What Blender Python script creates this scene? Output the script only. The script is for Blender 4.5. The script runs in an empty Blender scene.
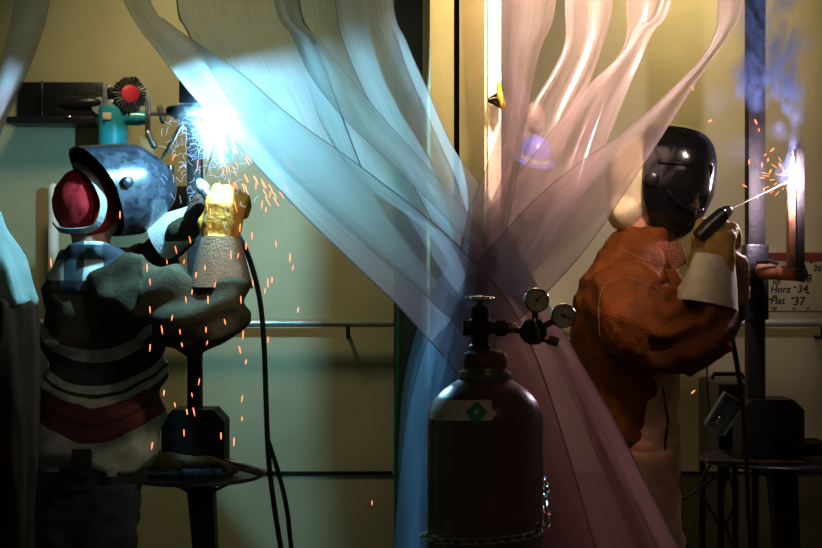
import bpy, bmesh, math, random
from mathutils import Vector, Matrix, noise
random.seed(11)
C = bpy.context.scene.collection
F = 1400.0; CZ = 1.45
def P(px, py, Y):
    """a point of the place, read from the photo at depth Y"""
    return Vector(((px-411)*Y/F, Y, CZ-(py-274)*Y/F))
def V(*a): return Vector(a)
ORG = {}

# ------------------------------------------------------------------ materials
def new_mat(name):
    m = bpy.data.materials.new(name); m.use_nodes = True
    nt = m.node_tree; nt.nodes.clear()
    out = nt.nodes.new('ShaderNodeOutputMaterial')
    return m, nt, out
def ramp(nt, fac, stops, interp='LINEAR'):
    r = nt.nodes.new('ShaderNodeValToRGB'); r.color_ramp.interpolation = interp
    els = r.color_ramp.elements
    while len(els) < len(stops): els.new(0.5)
    for e, (p, c) in zip(els, stops):
        e.position = p; e.color = (*c, 1)
    nt.links.new(fac, r.inputs[0]); return r.outputs[0]
def tex_noise(nt, scale, detail=4, rough=.55, vec=None):
    n = nt.nodes.new('ShaderNodeTexNoise'); n.inputs['Scale'].default_value = scale
    n.inputs['Detail'].default_value = detail; n.inputs['Roughness'].default_value = rough
    if vec is None:
        tc = nt.nodes.new('ShaderNodeTexCoord'); vec = tc.outputs['Object']
    nt.links.new(vec, n.inputs['Vector']); return n.outputs['Fac']
def math_n(nt, op, a, b=None, clamp=False):
    n = nt.nodes.new('ShaderNodeMath'); n.operation = op; n.use_clamp = clamp
    for i, x in enumerate((a, b)):
        if x is None: continue
        if isinstance(x, (int, float)): n.inputs[i].default_value = x
        else: nt.links.new(x, n.inputs[i])
    return n.outputs[0]
def mat(name, c, rough=.6, metal=0., var=.25, scale=12, bump=.15, bscale=60, spec=.5, coat=0, c2=None, vec_scale=None):
    m, nt, out = new_mat(name)
    b = nt.nodes.new('ShaderNodeBsdfPrincipled')
    vec = None
    if vec_scale:
        tc = nt.nodes.new('ShaderNodeTexCoord'); mp = nt.nodes.new('ShaderNodeMapping')
        mp.inputs['Scale'].default_value = vec_scale; nt.links.new(tc.outputs['Object'], mp.inputs[0]); vec = mp.outputs[0]
    f = tex_noise(nt, scale, vec=vec)
    lo = c2 or tuple(x*(1-var) for x in c); hi = tuple(min(1, x*(1+var*.6)) for x in c)
    nt.links.new(ramp(nt, f, [(.3, lo), (.7, hi)]), b.inputs['Base Color'])
    b.inputs['Roughness'].default_value = rough; b.inputs['Metallic'].default_value = metal
    b.inputs['Specular IOR Level'].default_value = spec
    b.inputs['Coat Weight'].default_value = coat
    if bump:
        bp = nt.nodes.new('ShaderNodeBump'); bp.inputs['Strength'].default_value = bump; bp.inputs['Distance'].default_value = .01
        nt.links.new(tex_noise(nt, bscale, 3), bp.inputs['Height']); nt.links.new(bp.outputs[0], b.inputs['Normal'])
    nt.links.new(b.outputs[0], out.inputs[0])
    return m
def emit(name, c, s):
    m, nt, out = new_mat(name)
    e = nt.nodes.new('ShaderNodeEmission'); e.inputs[0].default_value = (*c, 1); e.inputs[1].default_value = s
    nt.links.new(e.outputs[0], out.inputs[0]); return m

def pvc(name, tint, scat, k=.42, gloss=.10, low_lighting=(.4, .3, .3)):
    """hazy translucent vinyl: see-through, scattering light from behind, shiny skin, scratches, darker cut edges"""
    m, nt, out = new_mat(name)
    tc = nt.nodes.new('ShaderNodeTexCoord')
    mp = nt.nodes.new('ShaderNodeMapping'); mp.inputs['Scale'].default_value = (30, 2.2, 1)
    nt.links.new(tc.outputs['UV'], mp.inputs[0])
    scr = tex_noise(nt, 3.0, 8, .75, mp.outputs[0])
    cloud = tex_noise(nt, 5, 5, .6)
    sep = nt.nodes.new('ShaderNodeSeparateXYZ'); nt.links.new(tc.outputs['UV'], sep.inputs[0])
    d = math_n(nt, 'ABSOLUTE', math_n(nt, 'SUBTRACT', sep.outputs[0], .5))
    edge = math_n(nt, 'GREATER_THAN', d, .484)
    tr = nt.nodes.new('ShaderNodeBsdfTransparent')
    mixc = nt.nodes.new('ShaderNodeMix'); mixc.data_type = 'RGBA'
    nt.links.new(edge, mixc.inputs[0])
    mixc.inputs[6].default_value = (*tint, 1); mixc.inputs[7].default_value = (*[x*.62 for x in tint], 1)
    nt.links.new(mixc.outputs[2], tr.inputs[0])
    tl = nt.nodes.new('ShaderNodeBsdfTranslucent'); tl.inputs[0].default_value = (*scat, 1)
    df = nt.nodes.new('ShaderNodeBsdfDiffuse'); df.inputs[0].default_value = (*scat, 1)
    # painted light: the skirt's dimness and blue arc tint on each strip's lower half
    low_fade = math_n(nt, 'ADD', sep.outputs[1], math_n(nt, 'MULTIPLY', math_n(nt, 'SUBTRACT', cloud, .5), .15))
    scol = ramp(nt, low_fade, [(.48, scat), (.66, low_lighting)])
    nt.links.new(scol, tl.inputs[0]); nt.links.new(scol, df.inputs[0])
    mx0 = nt.nodes.new('ShaderNodeMixShader'); mx0.inputs[0].default_value = .2
    nt.links.new(tl.outputs[0], mx0.inputs[1]); nt.links.new(df.outputs[0], mx0.inputs[2])
    fac = math_n(nt, 'ADD', math_n(nt, 'MULTIPLY', math_n(nt, 'SUBTRACT', cloud, .5), .28),
                 math_n(nt, 'MULTIPLY', math_n(nt, 'SUBTRACT', scr, .5), .6))
    fac = math_n(nt, 'ADD', fac, k, True)
    mx = nt.nodes.new('ShaderNodeMixShader'); nt.links.new(fac, mx.inputs[0])
    nt.links.new(tr.outputs[0], mx.inputs[1]); nt.links.new(mx0.outputs[0], mx.inputs[2])
    gl = nt.nodes.new('ShaderNodeBsdfGlossy'); gl.inputs['Roughness'].default_value = .3
    bp = nt.nodes.new('ShaderNodeBump'); bp.inputs['Strength'].default_value = .12; bp.inputs['Distance'].default_value = .01
    nt.links.new(tex_noise(nt, 9, 2), bp.inputs['Height']); nt.links.new(bp.outputs[0], gl.inputs['Normal'])
    lw = nt.nodes.new('ShaderNodeLayerWeight'); lw.inputs[0].default_value = .25
    gf = math_n(nt, 'ADD', math_n(nt, 'MULTIPLY', lw.outputs['Fresnel'], .25), gloss*.4, True)
    mx2 = nt.nodes.new('ShaderNodeMixShader'); nt.links.new(gf, mx2.inputs[0])
    nt.links.new(mx.outputs[0], mx2.inputs[1]); nt.links.new(gl.outputs[0], mx2.inputs[2])
    dk = nt.nodes.new('ShaderNodeBsdfDiffuse'); dk.inputs[0].default_value = (.16, .12, .11, 1)
    mx3 = nt.nodes.new('ShaderNodeMixShader'); nt.links.new(math_n(nt, 'MULTIPLY', edge, .62), mx3.inputs[0])
    nt.links.new(mx2.outputs[0], mx3.inputs[1]); nt.links.new(dk.outputs[0], mx3.inputs[2])
    nt.links.new(mx3.outputs[0], out.inputs[0])
    return m

# ------------------------------------------------------------------ mesh collector
class M:
    def __init__(s): s.v = []; s.f = []; s.uv = None
    def add(s, vs, fs, mtx=None):
        n = len(s.v)
        s.v += [(mtx @ Vector(v) if mtx else Vector(v)) for v in vs]
        s.f += [tuple(i+n for i in f) for f in fs]; return s
    def box(s, c, size, mtx=None, bev=0):
        bm = bmesh.new(); bmesh.ops.create_cube(bm, size=1)
        for v in bm.verts: v.co = Vector((v.co.x*size[0], v.co.y*size[1], v.co.z*size[2]))
        if bev: bmesh.ops.bevel(bm, geom=bm.edges[:], offset=bev, segments=2, affect='EDGES', profile=.6)
        bm.verts.index_update()
        c = Vector(c)
        vs = [(mtx @ v.co if mtx else v.co) + c for v in bm.verts]
        s.add(vs, [[v.index for v in f.verts] for f in bm.faces]); bm.free(); return s
    def ring_loft(s, rings, caps=True, closed=True):
        n = len(rings[0]); b = len(s.v)
        for r in rings: s.v += [Vector(p) for p in r]
        for i in range(len(rings)-1):
            for j in range(n if closed else n-1):
                k = (j+1) % n
                s.f.append((b+i*n+j, b+i*n+k, b+(i+1)*n+k, b+(i+1)*n+j))
        if caps:
            s.f.append(tuple(b+j for j in reversed(range(n))))
            s.f.append(tuple(b+(len(rings)-1)*n+j for j in range(n)))
        return s
    def tube(s, pts, rad, seg=12, caps=True, round_end=False):
        pts = [Vector(p) for p in pts]
        if not hasattr(rad, '__len__'): rad = [rad]*len(pts)
        rad = list(rad)
        if round_end:
            d0 = (pts[0]-pts[1]).normalized(); d1 = (pts[-1]-pts[-2]).normalized()
            r0, r1 = rad[0], rad[-1]
            pts = [pts[0]+d0*r0*.98, pts[0]+d0*r0*.7] + pts + [pts[-1]+d1*r1*.7, pts[-1]+d1*r1*.98]
            rad = [r0*.2, r0*.72] + rad + [r1*.72, r1*.2]
        rings = []; prev = None
        for i, p in enumerate(pts):
            t = (pts[min(i+1, len(pts)-1)] - pts[max(i-1, 0)]).normalized()
            if prev is None:
                a = Vector((0, 0, 1)) if abs(t.z) < .9 else Vector((1, 0, 0))
                u = t.cross(a).normalized()
            else:
                u = (prev - t*prev.dot(t)).normalized()
            prev = u; w = t.cross(u)
            rings.append([p + (u*math.cos(q*2*math.pi/seg) + w*math.sin(q*2*math.pi/seg))*rad[i] for q in range(seg)])
        return s.ring_loft(rings, caps)
    def ell(s, c, r, rot=None, nu=20, nv=12):
        rings = []
        c = Vector(c)
        if not hasattr(r, '__len__'): r = (r, r, r)
        for i in range(1, nv):
            a = math.pi*i/nv - math.pi/2
            ring = []
            for j in range(nu):
                b = 2*math.pi*j/nu
                q = Vector((math.cos(a)*math.cos(b)*r[0], math.cos(a)*math.sin(b)*r[1], math.sin(a)*r[2]))
                ring.append(c + (rot @ q if rot else q))
            rings.append(ring)
        return s.ring_loft(rings, True)
    def lathe(s, prof, c, axis=(0, 0, 1), seg=48, caps=True):
        """prof: (radius, height) pairs"""
        c = Vector(c); ax = Vector(axis).normalized()
        q = Vector((0, 0, 1)).rotation_difference(ax).to_matrix()
        rings = [[c + q @ Vector((r*math.cos(2*math.pi*j/seg), r*math.sin(2*math.pi*j/seg), h)) for j in range(seg)] for r, h in prof]
        return s.ring_loft(rings, caps)
    def loft(s, secs, seg=32, e=2.3):
        """secs: (center Vector, rx, ry, yaw)"""
        rings = []
        for c, rx, ry, yaw in secs:
            ring = []
            for j in range(seg):
                a = 2*math.pi*j/seg; ca, sa = math.cos(a), math.sin(a)
                x = math.copysign(abs(ca)**(2/e), ca)*rx; y = math.copysign(abs(sa)**(2/e), sa)*ry
                ring.append(Vector(c) + Vector((x*math.cos(yaw)-y*math.sin(yaw), x*math.sin(yaw)+y*math.cos(yaw), 0)))
            rings.append(ring)
        return s.ring_loft(rings, True)
    def build(s, name, m, parent=None, smooth=True, origin=None, flat_angle=None):
        if parent is not None and origin is None: origin = ORG[parent]
        if origin is None:
            n = len(s.v); origin = Vector((sum(v.x for v in s.v)/n, sum(v.y for v in s.v)/n, min(v.z for v in s.v)))
        me = bpy.data.meshes.new(name)
        me.from_pydata([tuple(v-origin) for v in s.v], [], s.f)
        bm = bmesh.new(); bm.from_mesh(me)
        if s.uv is None: bmesh.ops.recalc_face_normals(bm, faces=bm.faces[:])
        bm.to_mesh(me); bm.free()
        if s.uv:
            lay = me.uv_layers.new(name='UVMap')
            for li, l in enumerate(me.loops): lay.data[li].uv = s.uv[l.vertex_index]
        me.polygons.foreach_set('use_smooth', [smooth]*len(me.polygons))
        if smooth:
            try: me.set_sharp_from_angle(angle=math.radians(flat_angle or 42))
            except Exception: pass
        ob = bpy.data.objects.new(name, me); C.objects.link(ob)
        me.materials.append(m)
        if parent is not None:
            ob.parent = parent; ob.location = origin - ORG[parent]
        else: ob.location = origin
        ORG[ob] = Vector(origin)
        return ob
    def fuse(s, name, m, parent=None, voxel=.012, smooth=4, disp=None, origin=None):
        """grow the collected shapes into one continuous skin"""
        me = bpy.data.meshes.new('tmp'); me.from_pydata([tuple(v) for v in s.v], [], s.f)
        bm = bmesh.new(); bm.from_mesh(me); bmesh.ops.recalc_face_normals(bm, faces=bm.faces[:]); bm.to_mesh(me); bm.free()
        ob = bpy.data.objects.new('tmp', me); C.objects.link(ob)
        r = ob.modifiers.new('r', 'REMESH'); r.mode = 'VOXEL'; r.voxel_size = voxel
        if smooth:
            k = ob.modifiers.new('s', 'SMOOTH'); k.factor = .5; k.iterations = smooth
        dg = bpy.context.evaluated_depsgraph_get(); dg.update()
        ev = ob.evaluated_get(dg); e = bpy.data.meshes.new_from_object(ev)
        vs = [v.co.copy() for v in e.vertices]; ns = [v.normal.copy() for v in e.vertices]
        if disp: vs = [c + n*disp(c) for c, n in zip(vs, ns)]
        fs = [tuple(p.vertices) for p in e.polygons]
        bpy.data.objects.remove(ob); bpy.data.meshes.remove(me); bpy.data.meshes.remove(e)
        k = M(); k.v = vs; k.f = fs
        return k.build(name, m, parent, origin=origin, flat_angle=89)

def thing(name, label, cat, loc, group=None):
    o = bpy.data.objects.new(name, None); C.objects.link(o); o.location = loc
    o.empty_display_size = .05; o['label'] = label; o['category'] = cat
    if group: o['group'] = group
    ORG[o] = Vector(loc); return o
def tag(o, label, cat, group=None, kind=None):
    o['label'] = label; o['category'] = cat
    if group: o['group'] = group
    if kind: o['kind'] = kind
    return o
def struct(name, k, m, smooth=False):
    o = k.build(name, m, smooth=smooth); o['kind'] = 'structure'; return o
def spline(pts, n):
    pts = [Vector(p) for p in pts]
    if len(pts) == 2: return [pts[0].lerp(pts[1], i/(n-1)) for i in range(n)]
    L = [0]
    for a, b in zip(pts, pts[1:]): L.append(L[-1]+(b-a).length)
    out = []
    for i in range(n):
        t = L[-1]*i/(n-1); k = 0
        while k < len(pts)-2 and t > L[k+1]: k += 1
        u = (t-L[k])/max(1e-9, L[k+1]-L[k])
        p0 = pts[max(k-1, 0)]; p1 = pts[k]; p2 = pts[k+1]; p3 = pts[min(k+2, len(pts)-1)]
        q = .5*((2*p1)+(p2-p0)*u+(2*p0-5*p1+4*p2-p3)*u*u+(3*p1-p0-3*p2+p3)*u**3)
        out.append(q)
    return out
def fold(c, f, amp, seed=0, stretch=(1, 1, 1), sharp=1.0):
    p = Vector((c.x*stretch[0], c.y*stretch[1], c.z*stretch[2]))*f + Vector((seed, seed*2, 3))
    n = noise.noise(p)
    return amp*((1-abs(n)*2.2*sharp) - .45) + amp*.4*noise.noise(p*2.3)

# ------------------------------------------------------------------ palette
m_wall = mat('painted_wall', (.46, .42, .25), .55, var=.14, scale=2.5, bump=.05, bscale=30)
m_floor = mat('concrete_floor', (.16, .15, .13), .7, var=.4, scale=3)
m_ceil = mat('ceiling_paint', (.25, .24, .2), .9)
m_part = mat('partition_paint', (.34, .30, .12), .5, var=.15, scale=3, bump=.05)
m_white = mat('white_post_paint', (.78, .72, .62), .5, var=.08)
m_gap = mat('black_gap', (.006, .006, .006), .9, bump=0)
m_darksteel = mat('dark_steel', (.026, .020, .018), .55, .4, var=.5, scale=30)
m_steel = mat('bare_steel', (.42, .42, .42), .3, .9, var=.4, scale=20)
m_pipe = mat('wall_pipe_steel', (.5, .5, .44), .35, .6, var=.2)
m_rust = mat('rusty_steel', (.36, .17, .09), .5, .55, var=.5, scale=35)
m_blackpl = mat('black_plastic', (.015, .015, .017), .35, var=.3)
m_blackgl = mat('black_gloss_shell', (.012, .012, .014), .16, var=.3, scale=30, bump=.04, coat=.6)
m_inner = mat('matte_black_inside', (.008, .008, .01), .85)
m_cable = mat('black_rubber', (.012, .012, .013), .5)
m_teal = mat('teal_paint', (.03, .33, .40), .35, var=.15, coat=.3)
m_red = mat('red_cap_cotton', (.40, .010, .012), .85, var=.35, scale=40, bump=.3, bscale=300)
m_band = mat('grey_headband', (.26, .26, .23), .7, var=.25, scale=60)
m_skin = mat('skin', (.50, .25, .17), .5, var=.12, spec=.4)
m_denim = mat('dark_denim', (.022, .026, .034), .9, var=.4, scale=25, bump=.3, bscale=400)
m_glove_y = mat('mustard_leather', (.42, .19, .015), .7, var=.35, scale=30, bump=.4, bscale=90)
m_cuff_b = mat('taupe_suede', (.20, .12, .065), .9, var=.25, scale=25, bump=.4, bscale=150)
m_cuff_g = mat('grey_suede', (.46, .42, .31), .9, var=.22, scale=25, bump=.4, bscale=150)
m_glove_p = mat('pale_suede', (.5, .5, .46), .85, var=.22, scale=25, bump=.4, bscale=150)
m_glove_o = mat('olive_leather', (.33, .21, .04), .7, var=.35, scale=30, bump=.4, bscale=90)
m_leather = mat('rust_brown_leather', (.155, .044, .006), .7, spec=.2, var=.45, scale=9, bump=.5, bscale=120)
m_leather_d = mat('brown_leather', (.075, .034, .017), .75, var=.4, scale=9, bump=.5, bscale=100)
m_khaki = mat('khaki_canvas', (.62, .38, .26), .9, var=.2, scale=18, bump=.4, bscale=260)
m_beige = mat('beige_cotton', (.62, .50, .34), .9, var=.2, scale=18, bump=.3, bscale=200)
m_tan = mat('tan_leather', (.36, .20, .12), .7, var=.3, scale=30, bump=.4, bscale=90)
m_boot = mat('black_boot_leather', (.02, .016, .013), .5)
m_bottle = mat('brown_cylinder_paint', (.13, .060, .036), .33, .15, var=.45, scale=7, bump=.12, bscale=40, coat=.25)
m_collar = mat('grey_neck_ring', (.13, .115, .09), .35, .5, var=.4, scale=25)
m_cap = mat('rust_neck', (.17, .05, .025), .6, .2, var=.5, scale=20)
m_label = mat('worn_paper_label', (.62, .56, .44), .8, var=.3, scale=30)
m_green = mat('green_print', (.0, .26, .12), .6)
m_print = mat('white_print', (.7, .75, .7), .6)
m_brass = mat('aged_brass', (.28, .17, .06), .32, .85, var=.5, scale=60)
m_bronze = mat('dark_bronze', (.06, .045, .03), .35, .8, var=.5, scale=60)
m_chrome = mat('chrome', (.62, .6, .56), .18, 1., var=.2)
m_dial = mat('gauge_dial', (.62, .55, .34), .5, var=.1)
m_ink = mat('black_ink', (.01, .01, .01), .7, bump=0)
m_grey = mat('grey_cast_metal', (.30, .33, .33), .5, .4, var=.2)
m_wheelred = mat('red_hub_paint', (.55, .02, .04), .5)
m_bristle = mat('steel_bristles', (.07, .065, .06), .45, .7, var=.6, scale=80)
m_board = mat('whiteboard_face', (.40, .37, .22), .4, var=.08, bump=0)
m_hdr = mat('maroon_header', (.17, .03, .02), .6)
m_hose = mat('green_hose', (.01, .14, .07), .5)
m_navy = mat('blue_hat_plastic', (.10, .12, .6), .35, var=.15)
m_ybl = mat('yellow_plastic', (.55, .30, .02), .4)
m_rag = mat('blue_rag', (.12, .2, .34), .85, var=.6, scale=40, bump=.5, bscale=90)
m_dkcoat = mat('black_apron', (.012, .009, .008), .9)
m_tealcoat = mat('pale_shoulder_suede', (.25, .28, .23), .9, var=.2)
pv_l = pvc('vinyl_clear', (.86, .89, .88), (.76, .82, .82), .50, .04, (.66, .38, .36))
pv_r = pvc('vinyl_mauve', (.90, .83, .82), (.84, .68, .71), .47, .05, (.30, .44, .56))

pv_s = pvc('vinyl_shaded', (.86, .78, .78), (.60, .38, .40), .5, .04, (.62, .40, .40))  # dimmer mauve painted in for the shade over the skirt
# ------------------------------------------------------------------ room
WY = 5.8
struct('floor', M().box((0, 2.4, -.05), (7.2, 7.4, .1)), m_floor)
struct('ceiling', M().box((0, 2.4, 3.25), (7.2, 7.4, .1)), m_ceil)
struct('wall_back', M().box((0, WY+.05, 1.6), (7.2, .1, 3.4)), m_wall)
struct('wall_left', M().box((-3.25, 2.3, 1.6), (.1, 7.0, 3.4)), m_wall)
struct('wall_right', M().box((3.25, 2.3, 1.6), (.1, 7.0, 3.4)), m_wall)
struct('wall_front', M().box((0, -1.15, 1.6), (6.6, .1, 3.4)), m_wall)
zs = P(0, 473, WY).z
# seams of the wall panels
k = M()
for a, b in ((-3.2, P(392, 0, WY).x), (P(430, 0, WY).x, 3.2)):
    k.box(((a+b)/2, WY-.004, zs), (b-a, .01, .014))
struct('trim_1', k, m_gap)
# corner channel between the booths
x0, x1 = P(394, 0, 5.7).x, P(428, 0, 5.7).x
struct('trim_2', M().box(((x0+x1)/2, 5.74, 1.6), (x1-x0, .1, 3.2)), mat('dark_teal_channel', (.03, .05, .05), .5))
# partition between booths: two skins with a dark gap
PX0, PX1, PY0 = .048, .186, 3.53
gx0, gx1 = P(454, 0, PY0).x, P(459.5, 0, PY0).x
struct('wall_partition', M().box(((PX0+gx0)/2, (PY0+WY)/2, 1.6), (gx0-PX0, WY-PY0, 3.2))
       .box(((PX1+gx1)/2, (PY0+WY)/2, 1.6), (PX1-gx1, WY-PY0, 3.2))
       .box(((gx0+gx1)/2, (PY0+WY)/2+.03, 1.6), (gx1-gx0, WY-PY0-.06, 3.2)), m_part)
struct('trim_3', M().box(((gx0+gx1)/2, PY0+.026, 1.6), (gx1-gx0, .006, 3.2)), m_gap)
wx0, wx1 = P(483, 0, 3.95).x, P(501, 0, 3.95).x
k = M().box(((wx0+wx1)/2+.001, 3.98, 1.6), (wx1-wx0, .06, 3.2), bev=.004).box((wx0+.018, 3.945, 1.6), (.007, .012, 3.2))
struct('trim_4', k, m_white)
struct('wall_shade_right', M().box(((.25+3.2)/2, WY-.003, zs/2), (2.95, .006, zs-.012)), mat('lower_wall_shade', (.15, .13, .07), .6, var=.4, scale=3, bump=.05))  # thin dark sheet: shade of the lower right wall put into its colour
# rails along the wall
def pipe(name, xa, xb, label):
    z = P(0, 323, 5.7).z
    r = thing(name, label, 'pipe rail', ((xa+xb)/2, 5.7, z))
    M().tube([(xa, 5.7, z), (xb, 5.7, z)], .017, 14, round_end=True).build('rail_tube', m_pipe, r)
    for t in (.06, .5, .94):
        x = xa+(xb-xa)*t
        M().tube([(x, 5.7, z-.01), (x, 5.7, z-.06), (x, WY, z-.06)], .008, 8).build('bracket', m_darksteel, r)
pipe('wall_rail', -3.0, P(391, 0, 5.7).x, 'horizontal steel pipe rail on the wall behind the welder in the striped sweater')
pipe('wall_rail', .35, 3.0, 'horizontal steel pipe rail on the wall below the whiteboard')
tag(M().tube(spline([P(398, 60, 5.6), P(397, 200, 5.6), P(399, 330, 5.6), P(396, 440, 5.6), P(397, 560, 5.6), V(-.06, 5.55, .02)], 30), .009, 8)
    .build('air_hose', m_hose), 'thin green hose hanging at the end of the left booth wall', 'hose')
tag(M().tube([(P(51, 0, 5.62).x, 5.66, .0), (P(51, 0, 5.62).x, 5.66, P(0, 188, 5.62).z)], .022, 14, round_end=True).build('standpipe', m_white),
    'pale upright pipe against the wall behind the red cap', 'pipe')

# curtain rails (above the frame)
for xa, xb, lb in ((-1.9, .03, 'steel curtain rail above the left booth'), (.27, 2.2, 'steel curtain rail above the right booth')):
    r = thing('curtain_rail', lb, 'curtain rail', ((xa+xb)/2, 3.92, 2.42))
    M().box(((xa+xb)/2, 3.92, 2.44), (xb-xa, .04, .04), bev=.004).build('rail_bar', m_darksteel, r)
    for x in (xa+.1, xb-.1):
        M().box((x, 3.92, 2.83), (.02, .02, .76)).build('hanger', m_darksteel, r)

# ------------------------------------------------------------------ PVC strip curtain
def depth(px, py=0):
    a = 3.43
    if px < 430:
        t = min(1, (430-px)/290); t = .6*t+.4*t*t*(3-2*t); return a + .44*t
    if px > 500 and py < 300:
        t = min(1, (px-500)/220); t = .5*t+.5*t*t*(3-2*t); return a + .46*t
    return a
def strip(label, A, B, off, m, amp=.012, waves=1.5, seed=0, n=90, w=14, droop=0):
    A2 = spline([(x, y, 0) for x, y in A], n); B2 = spline([(x, y, 0) for x, y in B], n)
    k = M(); k.uv = []
    for i in range(n):
        a, b = A2[i], B2[i]; v = i/(n-1)
        for j in range(w+1):
            u = j/w
            x = a.x+(b.x-a.x)*u; y = a.y+(b.y-a.y)*u
            d = depth(x, y) + off
            d += amp*.55*math.sin(u*waves*2*math.pi + seed + 1.2*v) + amp*.5*noise.noise(Vector((u*1.2, v*2.2, seed*3.1)))
            d += .012*math.sin(u*math.pi)*droop
            k.v.append(P(x, y, d)); k.uv.append((u, v))
    for i in range(n-1):
        for j in range(w):
            q = i*(w+1)+j
            k.f.append((q, q+1, q+w+2, q+w+1))
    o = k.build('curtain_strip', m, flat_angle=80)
    tag(o, label, 'curtain strip', 'clear vinyl strips of the gathered welding curtain')
    return o
T = -150
strip('wide curtain strip running diagonally across the bright left arc glare',
      [(60, T), (123, 0), (160, 55), (200, 105), (240, 148), (300, 212), (360, 270), (412, 322), (470, 400), (520, 560)],
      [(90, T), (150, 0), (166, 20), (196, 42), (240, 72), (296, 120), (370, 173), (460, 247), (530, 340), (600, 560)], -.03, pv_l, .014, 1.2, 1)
strip('broad hazy curtain strip hanging straight behind the bright arc glare',
      [(170, T), (176, 0), (186, 30), (215, 85), (262, 150), (330, 215), (400, 275), (450, 330), (470, 420), (480, 560)],
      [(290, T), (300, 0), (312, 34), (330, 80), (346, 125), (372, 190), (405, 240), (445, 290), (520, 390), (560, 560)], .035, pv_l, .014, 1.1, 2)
strip('narrow curtain strip crossing from the top centre, folded edge right of the glare',
      [(262, T), (274, 0), (292, 36), (312, 78), (347, 122), (398, 170), (462, 236), (505, 290), (560, 370), (640, 560)],
      [(270, T), (288, 0), (318, 38), (349, 77), (390, 125), (440, 180), (485, 235), (530, 300), (590, 400), (660, 560)], .0, pv_l, .010, 1, 3)
strip('smoky curtain strip hanging left of the dark corner post, vertical at the top',
      [(285, T), (290, 0), (300, 60), (322, 125), (365, 185), (425, 230), (460, 290), (480, 380), (470, 470), (470, 560)],
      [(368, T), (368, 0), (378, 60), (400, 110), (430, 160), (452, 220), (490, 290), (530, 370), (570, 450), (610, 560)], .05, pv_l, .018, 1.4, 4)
strip('curtain strip bordering the dark gap left of the olive partition end',
      [(333, T), (335, 0), (350, 60), (378, 120), (410, 180), (445, 250), (470, 310), (500, 380), (520, 460), (540, 560)],
      [(385, T), (393, 0), (407, 42), (427, 88), (455, 150), (489, 197), (536, 282), (575, 350), (620, 430), (686, 560)], .015, pv_l, .015, 1.3, 5)
strip('pale curtain strip hanging alone at the top left corner',
      [(30, T), (14, 0), (6, 40), (-4, 80), (-20, 130), (-50, 230)],
      [(75, T), (50, 0), (38, 45), (20, 90), (3, 128), (-30, 215)], .0, pv_l, .012, 1, 6)
# right side
strip('long curtain strip sweeping across the right welder\'s shoulder, outermost on the right',
      [(722, T), (718, 0), (714, 34), (700, 60), (672, 88), (625, 130), (580, 162), (538, 196), (497, 240), (462, 282), (430, 335), (412, 390), (402, 450), (392, 560)],
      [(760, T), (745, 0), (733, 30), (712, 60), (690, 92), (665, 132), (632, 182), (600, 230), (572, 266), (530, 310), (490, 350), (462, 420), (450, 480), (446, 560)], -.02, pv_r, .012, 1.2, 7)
strip('curtain strip second from the right, running down to the knot above the gas cylinder',
      [(690, T), (661, 0), (640, 28), (620, 56), (592, 82), (560, 120), (520, 172), (480, 222), (445, 268), (420, 320), (404, 380), (398, 450), (396, 560)],
      [(700, T), (672, 0), (652, 34), (632, 80), (612, 130), (590, 185), (570, 225), (540, 265), (500, 305), (465, 350), (440, 400), (432, 470), (430, 560)], .02, pv_r, .014, 1.3, 8)
strip('curtain strip with a rippled bright fold, in the middle of the right fan',
      [(566, T), (565, 0), (565, 42), (551, 74), (532, 105), (515, 150), (492, 200), (468, 245), (450, 290), (436, 350), (424, 420), (415, 560)],
      [(618, T), (613, 0), (602, 48), (587, 90), (571, 130), (553, 185), (536, 225), (510, 262), (485, 300), (468, 360), (462, 430), (460, 560)], .04, pv_r, .02, 1.6, 9)
strip('short curtain strip seen at the top between the fan strips and behind them',
      [(622, T), (626, 0), (625, 44), (602, 78), (580, 130), (560, 180), (535, 230), (505, 280), (480, 340), (470, 420), (465, 560)],
      [(655, T), (660, 0), (640, 30), (622, 62), (606, 100), (592, 140), (575, 190), (545, 240), (520, 290), (500, 350), (490, 430), (485, 560)], .065, pv_r, .014, 1.4, 10)
strip('curtain strip in front of the white post and the hanging hood',
      [(494, T), (497, 0), (500, 60), (503, 95), (499, 130), (483, 176), (468, 214), (462, 250), (455, 300), (440, 360), (425, 440), (415, 560)],
      [(556, T), (556, 0), (540, 52), (528, 110), (520, 160), (512, 205), (503, 245), (488, 290), (475, 340), (462, 400), (450, 470), (440, 560)], .0, pv_r, .016, 1.3, 11)
strip('sheer curtain strip spreading into the pink skirt behind the gas cylinder',
      [(470, 232), (452, 262), (440, 310), (436, 380), (432, 460), (428, 560)],
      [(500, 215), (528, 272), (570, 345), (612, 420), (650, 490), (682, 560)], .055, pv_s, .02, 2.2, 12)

# ------------------------------------------------------------------ gas cylinder
GY = 2.75; gc = V((485-411)*GY/F, GY, 0)
def gz(py): return CZ-(py-274)*GY/F
bot = thing('gas_cylinder', 'tall brown gas cylinder with a green diamond label, standing before the curtain', 'gas cylinder', gc)
px2m = GY/F
prof = [(.02, .0), (.095, .0), (.11, .015), (.114, .04), (.114, gz(425)), (.1135, gz(416)), (.110, gz(409)), (.102, gz(401)), (.091, gz(394)), (.078, gz(388)), (.064, gz(383)), (.052, gz(379.5)), (.049, gz(378))]
M().lathe(prof, gc, seg=72).build('tank_body', m_bottle, bot)
M().lathe([(.040, gz(380)), (.0525, gz(379)), (.053, gz(375)), (.050, gz(371)), (.045, gz(370)), (.043, gz(366))], gc, seg=48).build('neck_ring', m_collar, bot)
M().lathe([(.040, gz(370)), (.0435, gz(367)), (.0445, gz(358)), (.041, gz(353)), (.030, gz(350)), (.015, gz(349.5))], gc, seg=48).build('neck_cap', m_cap, bot)
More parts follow.
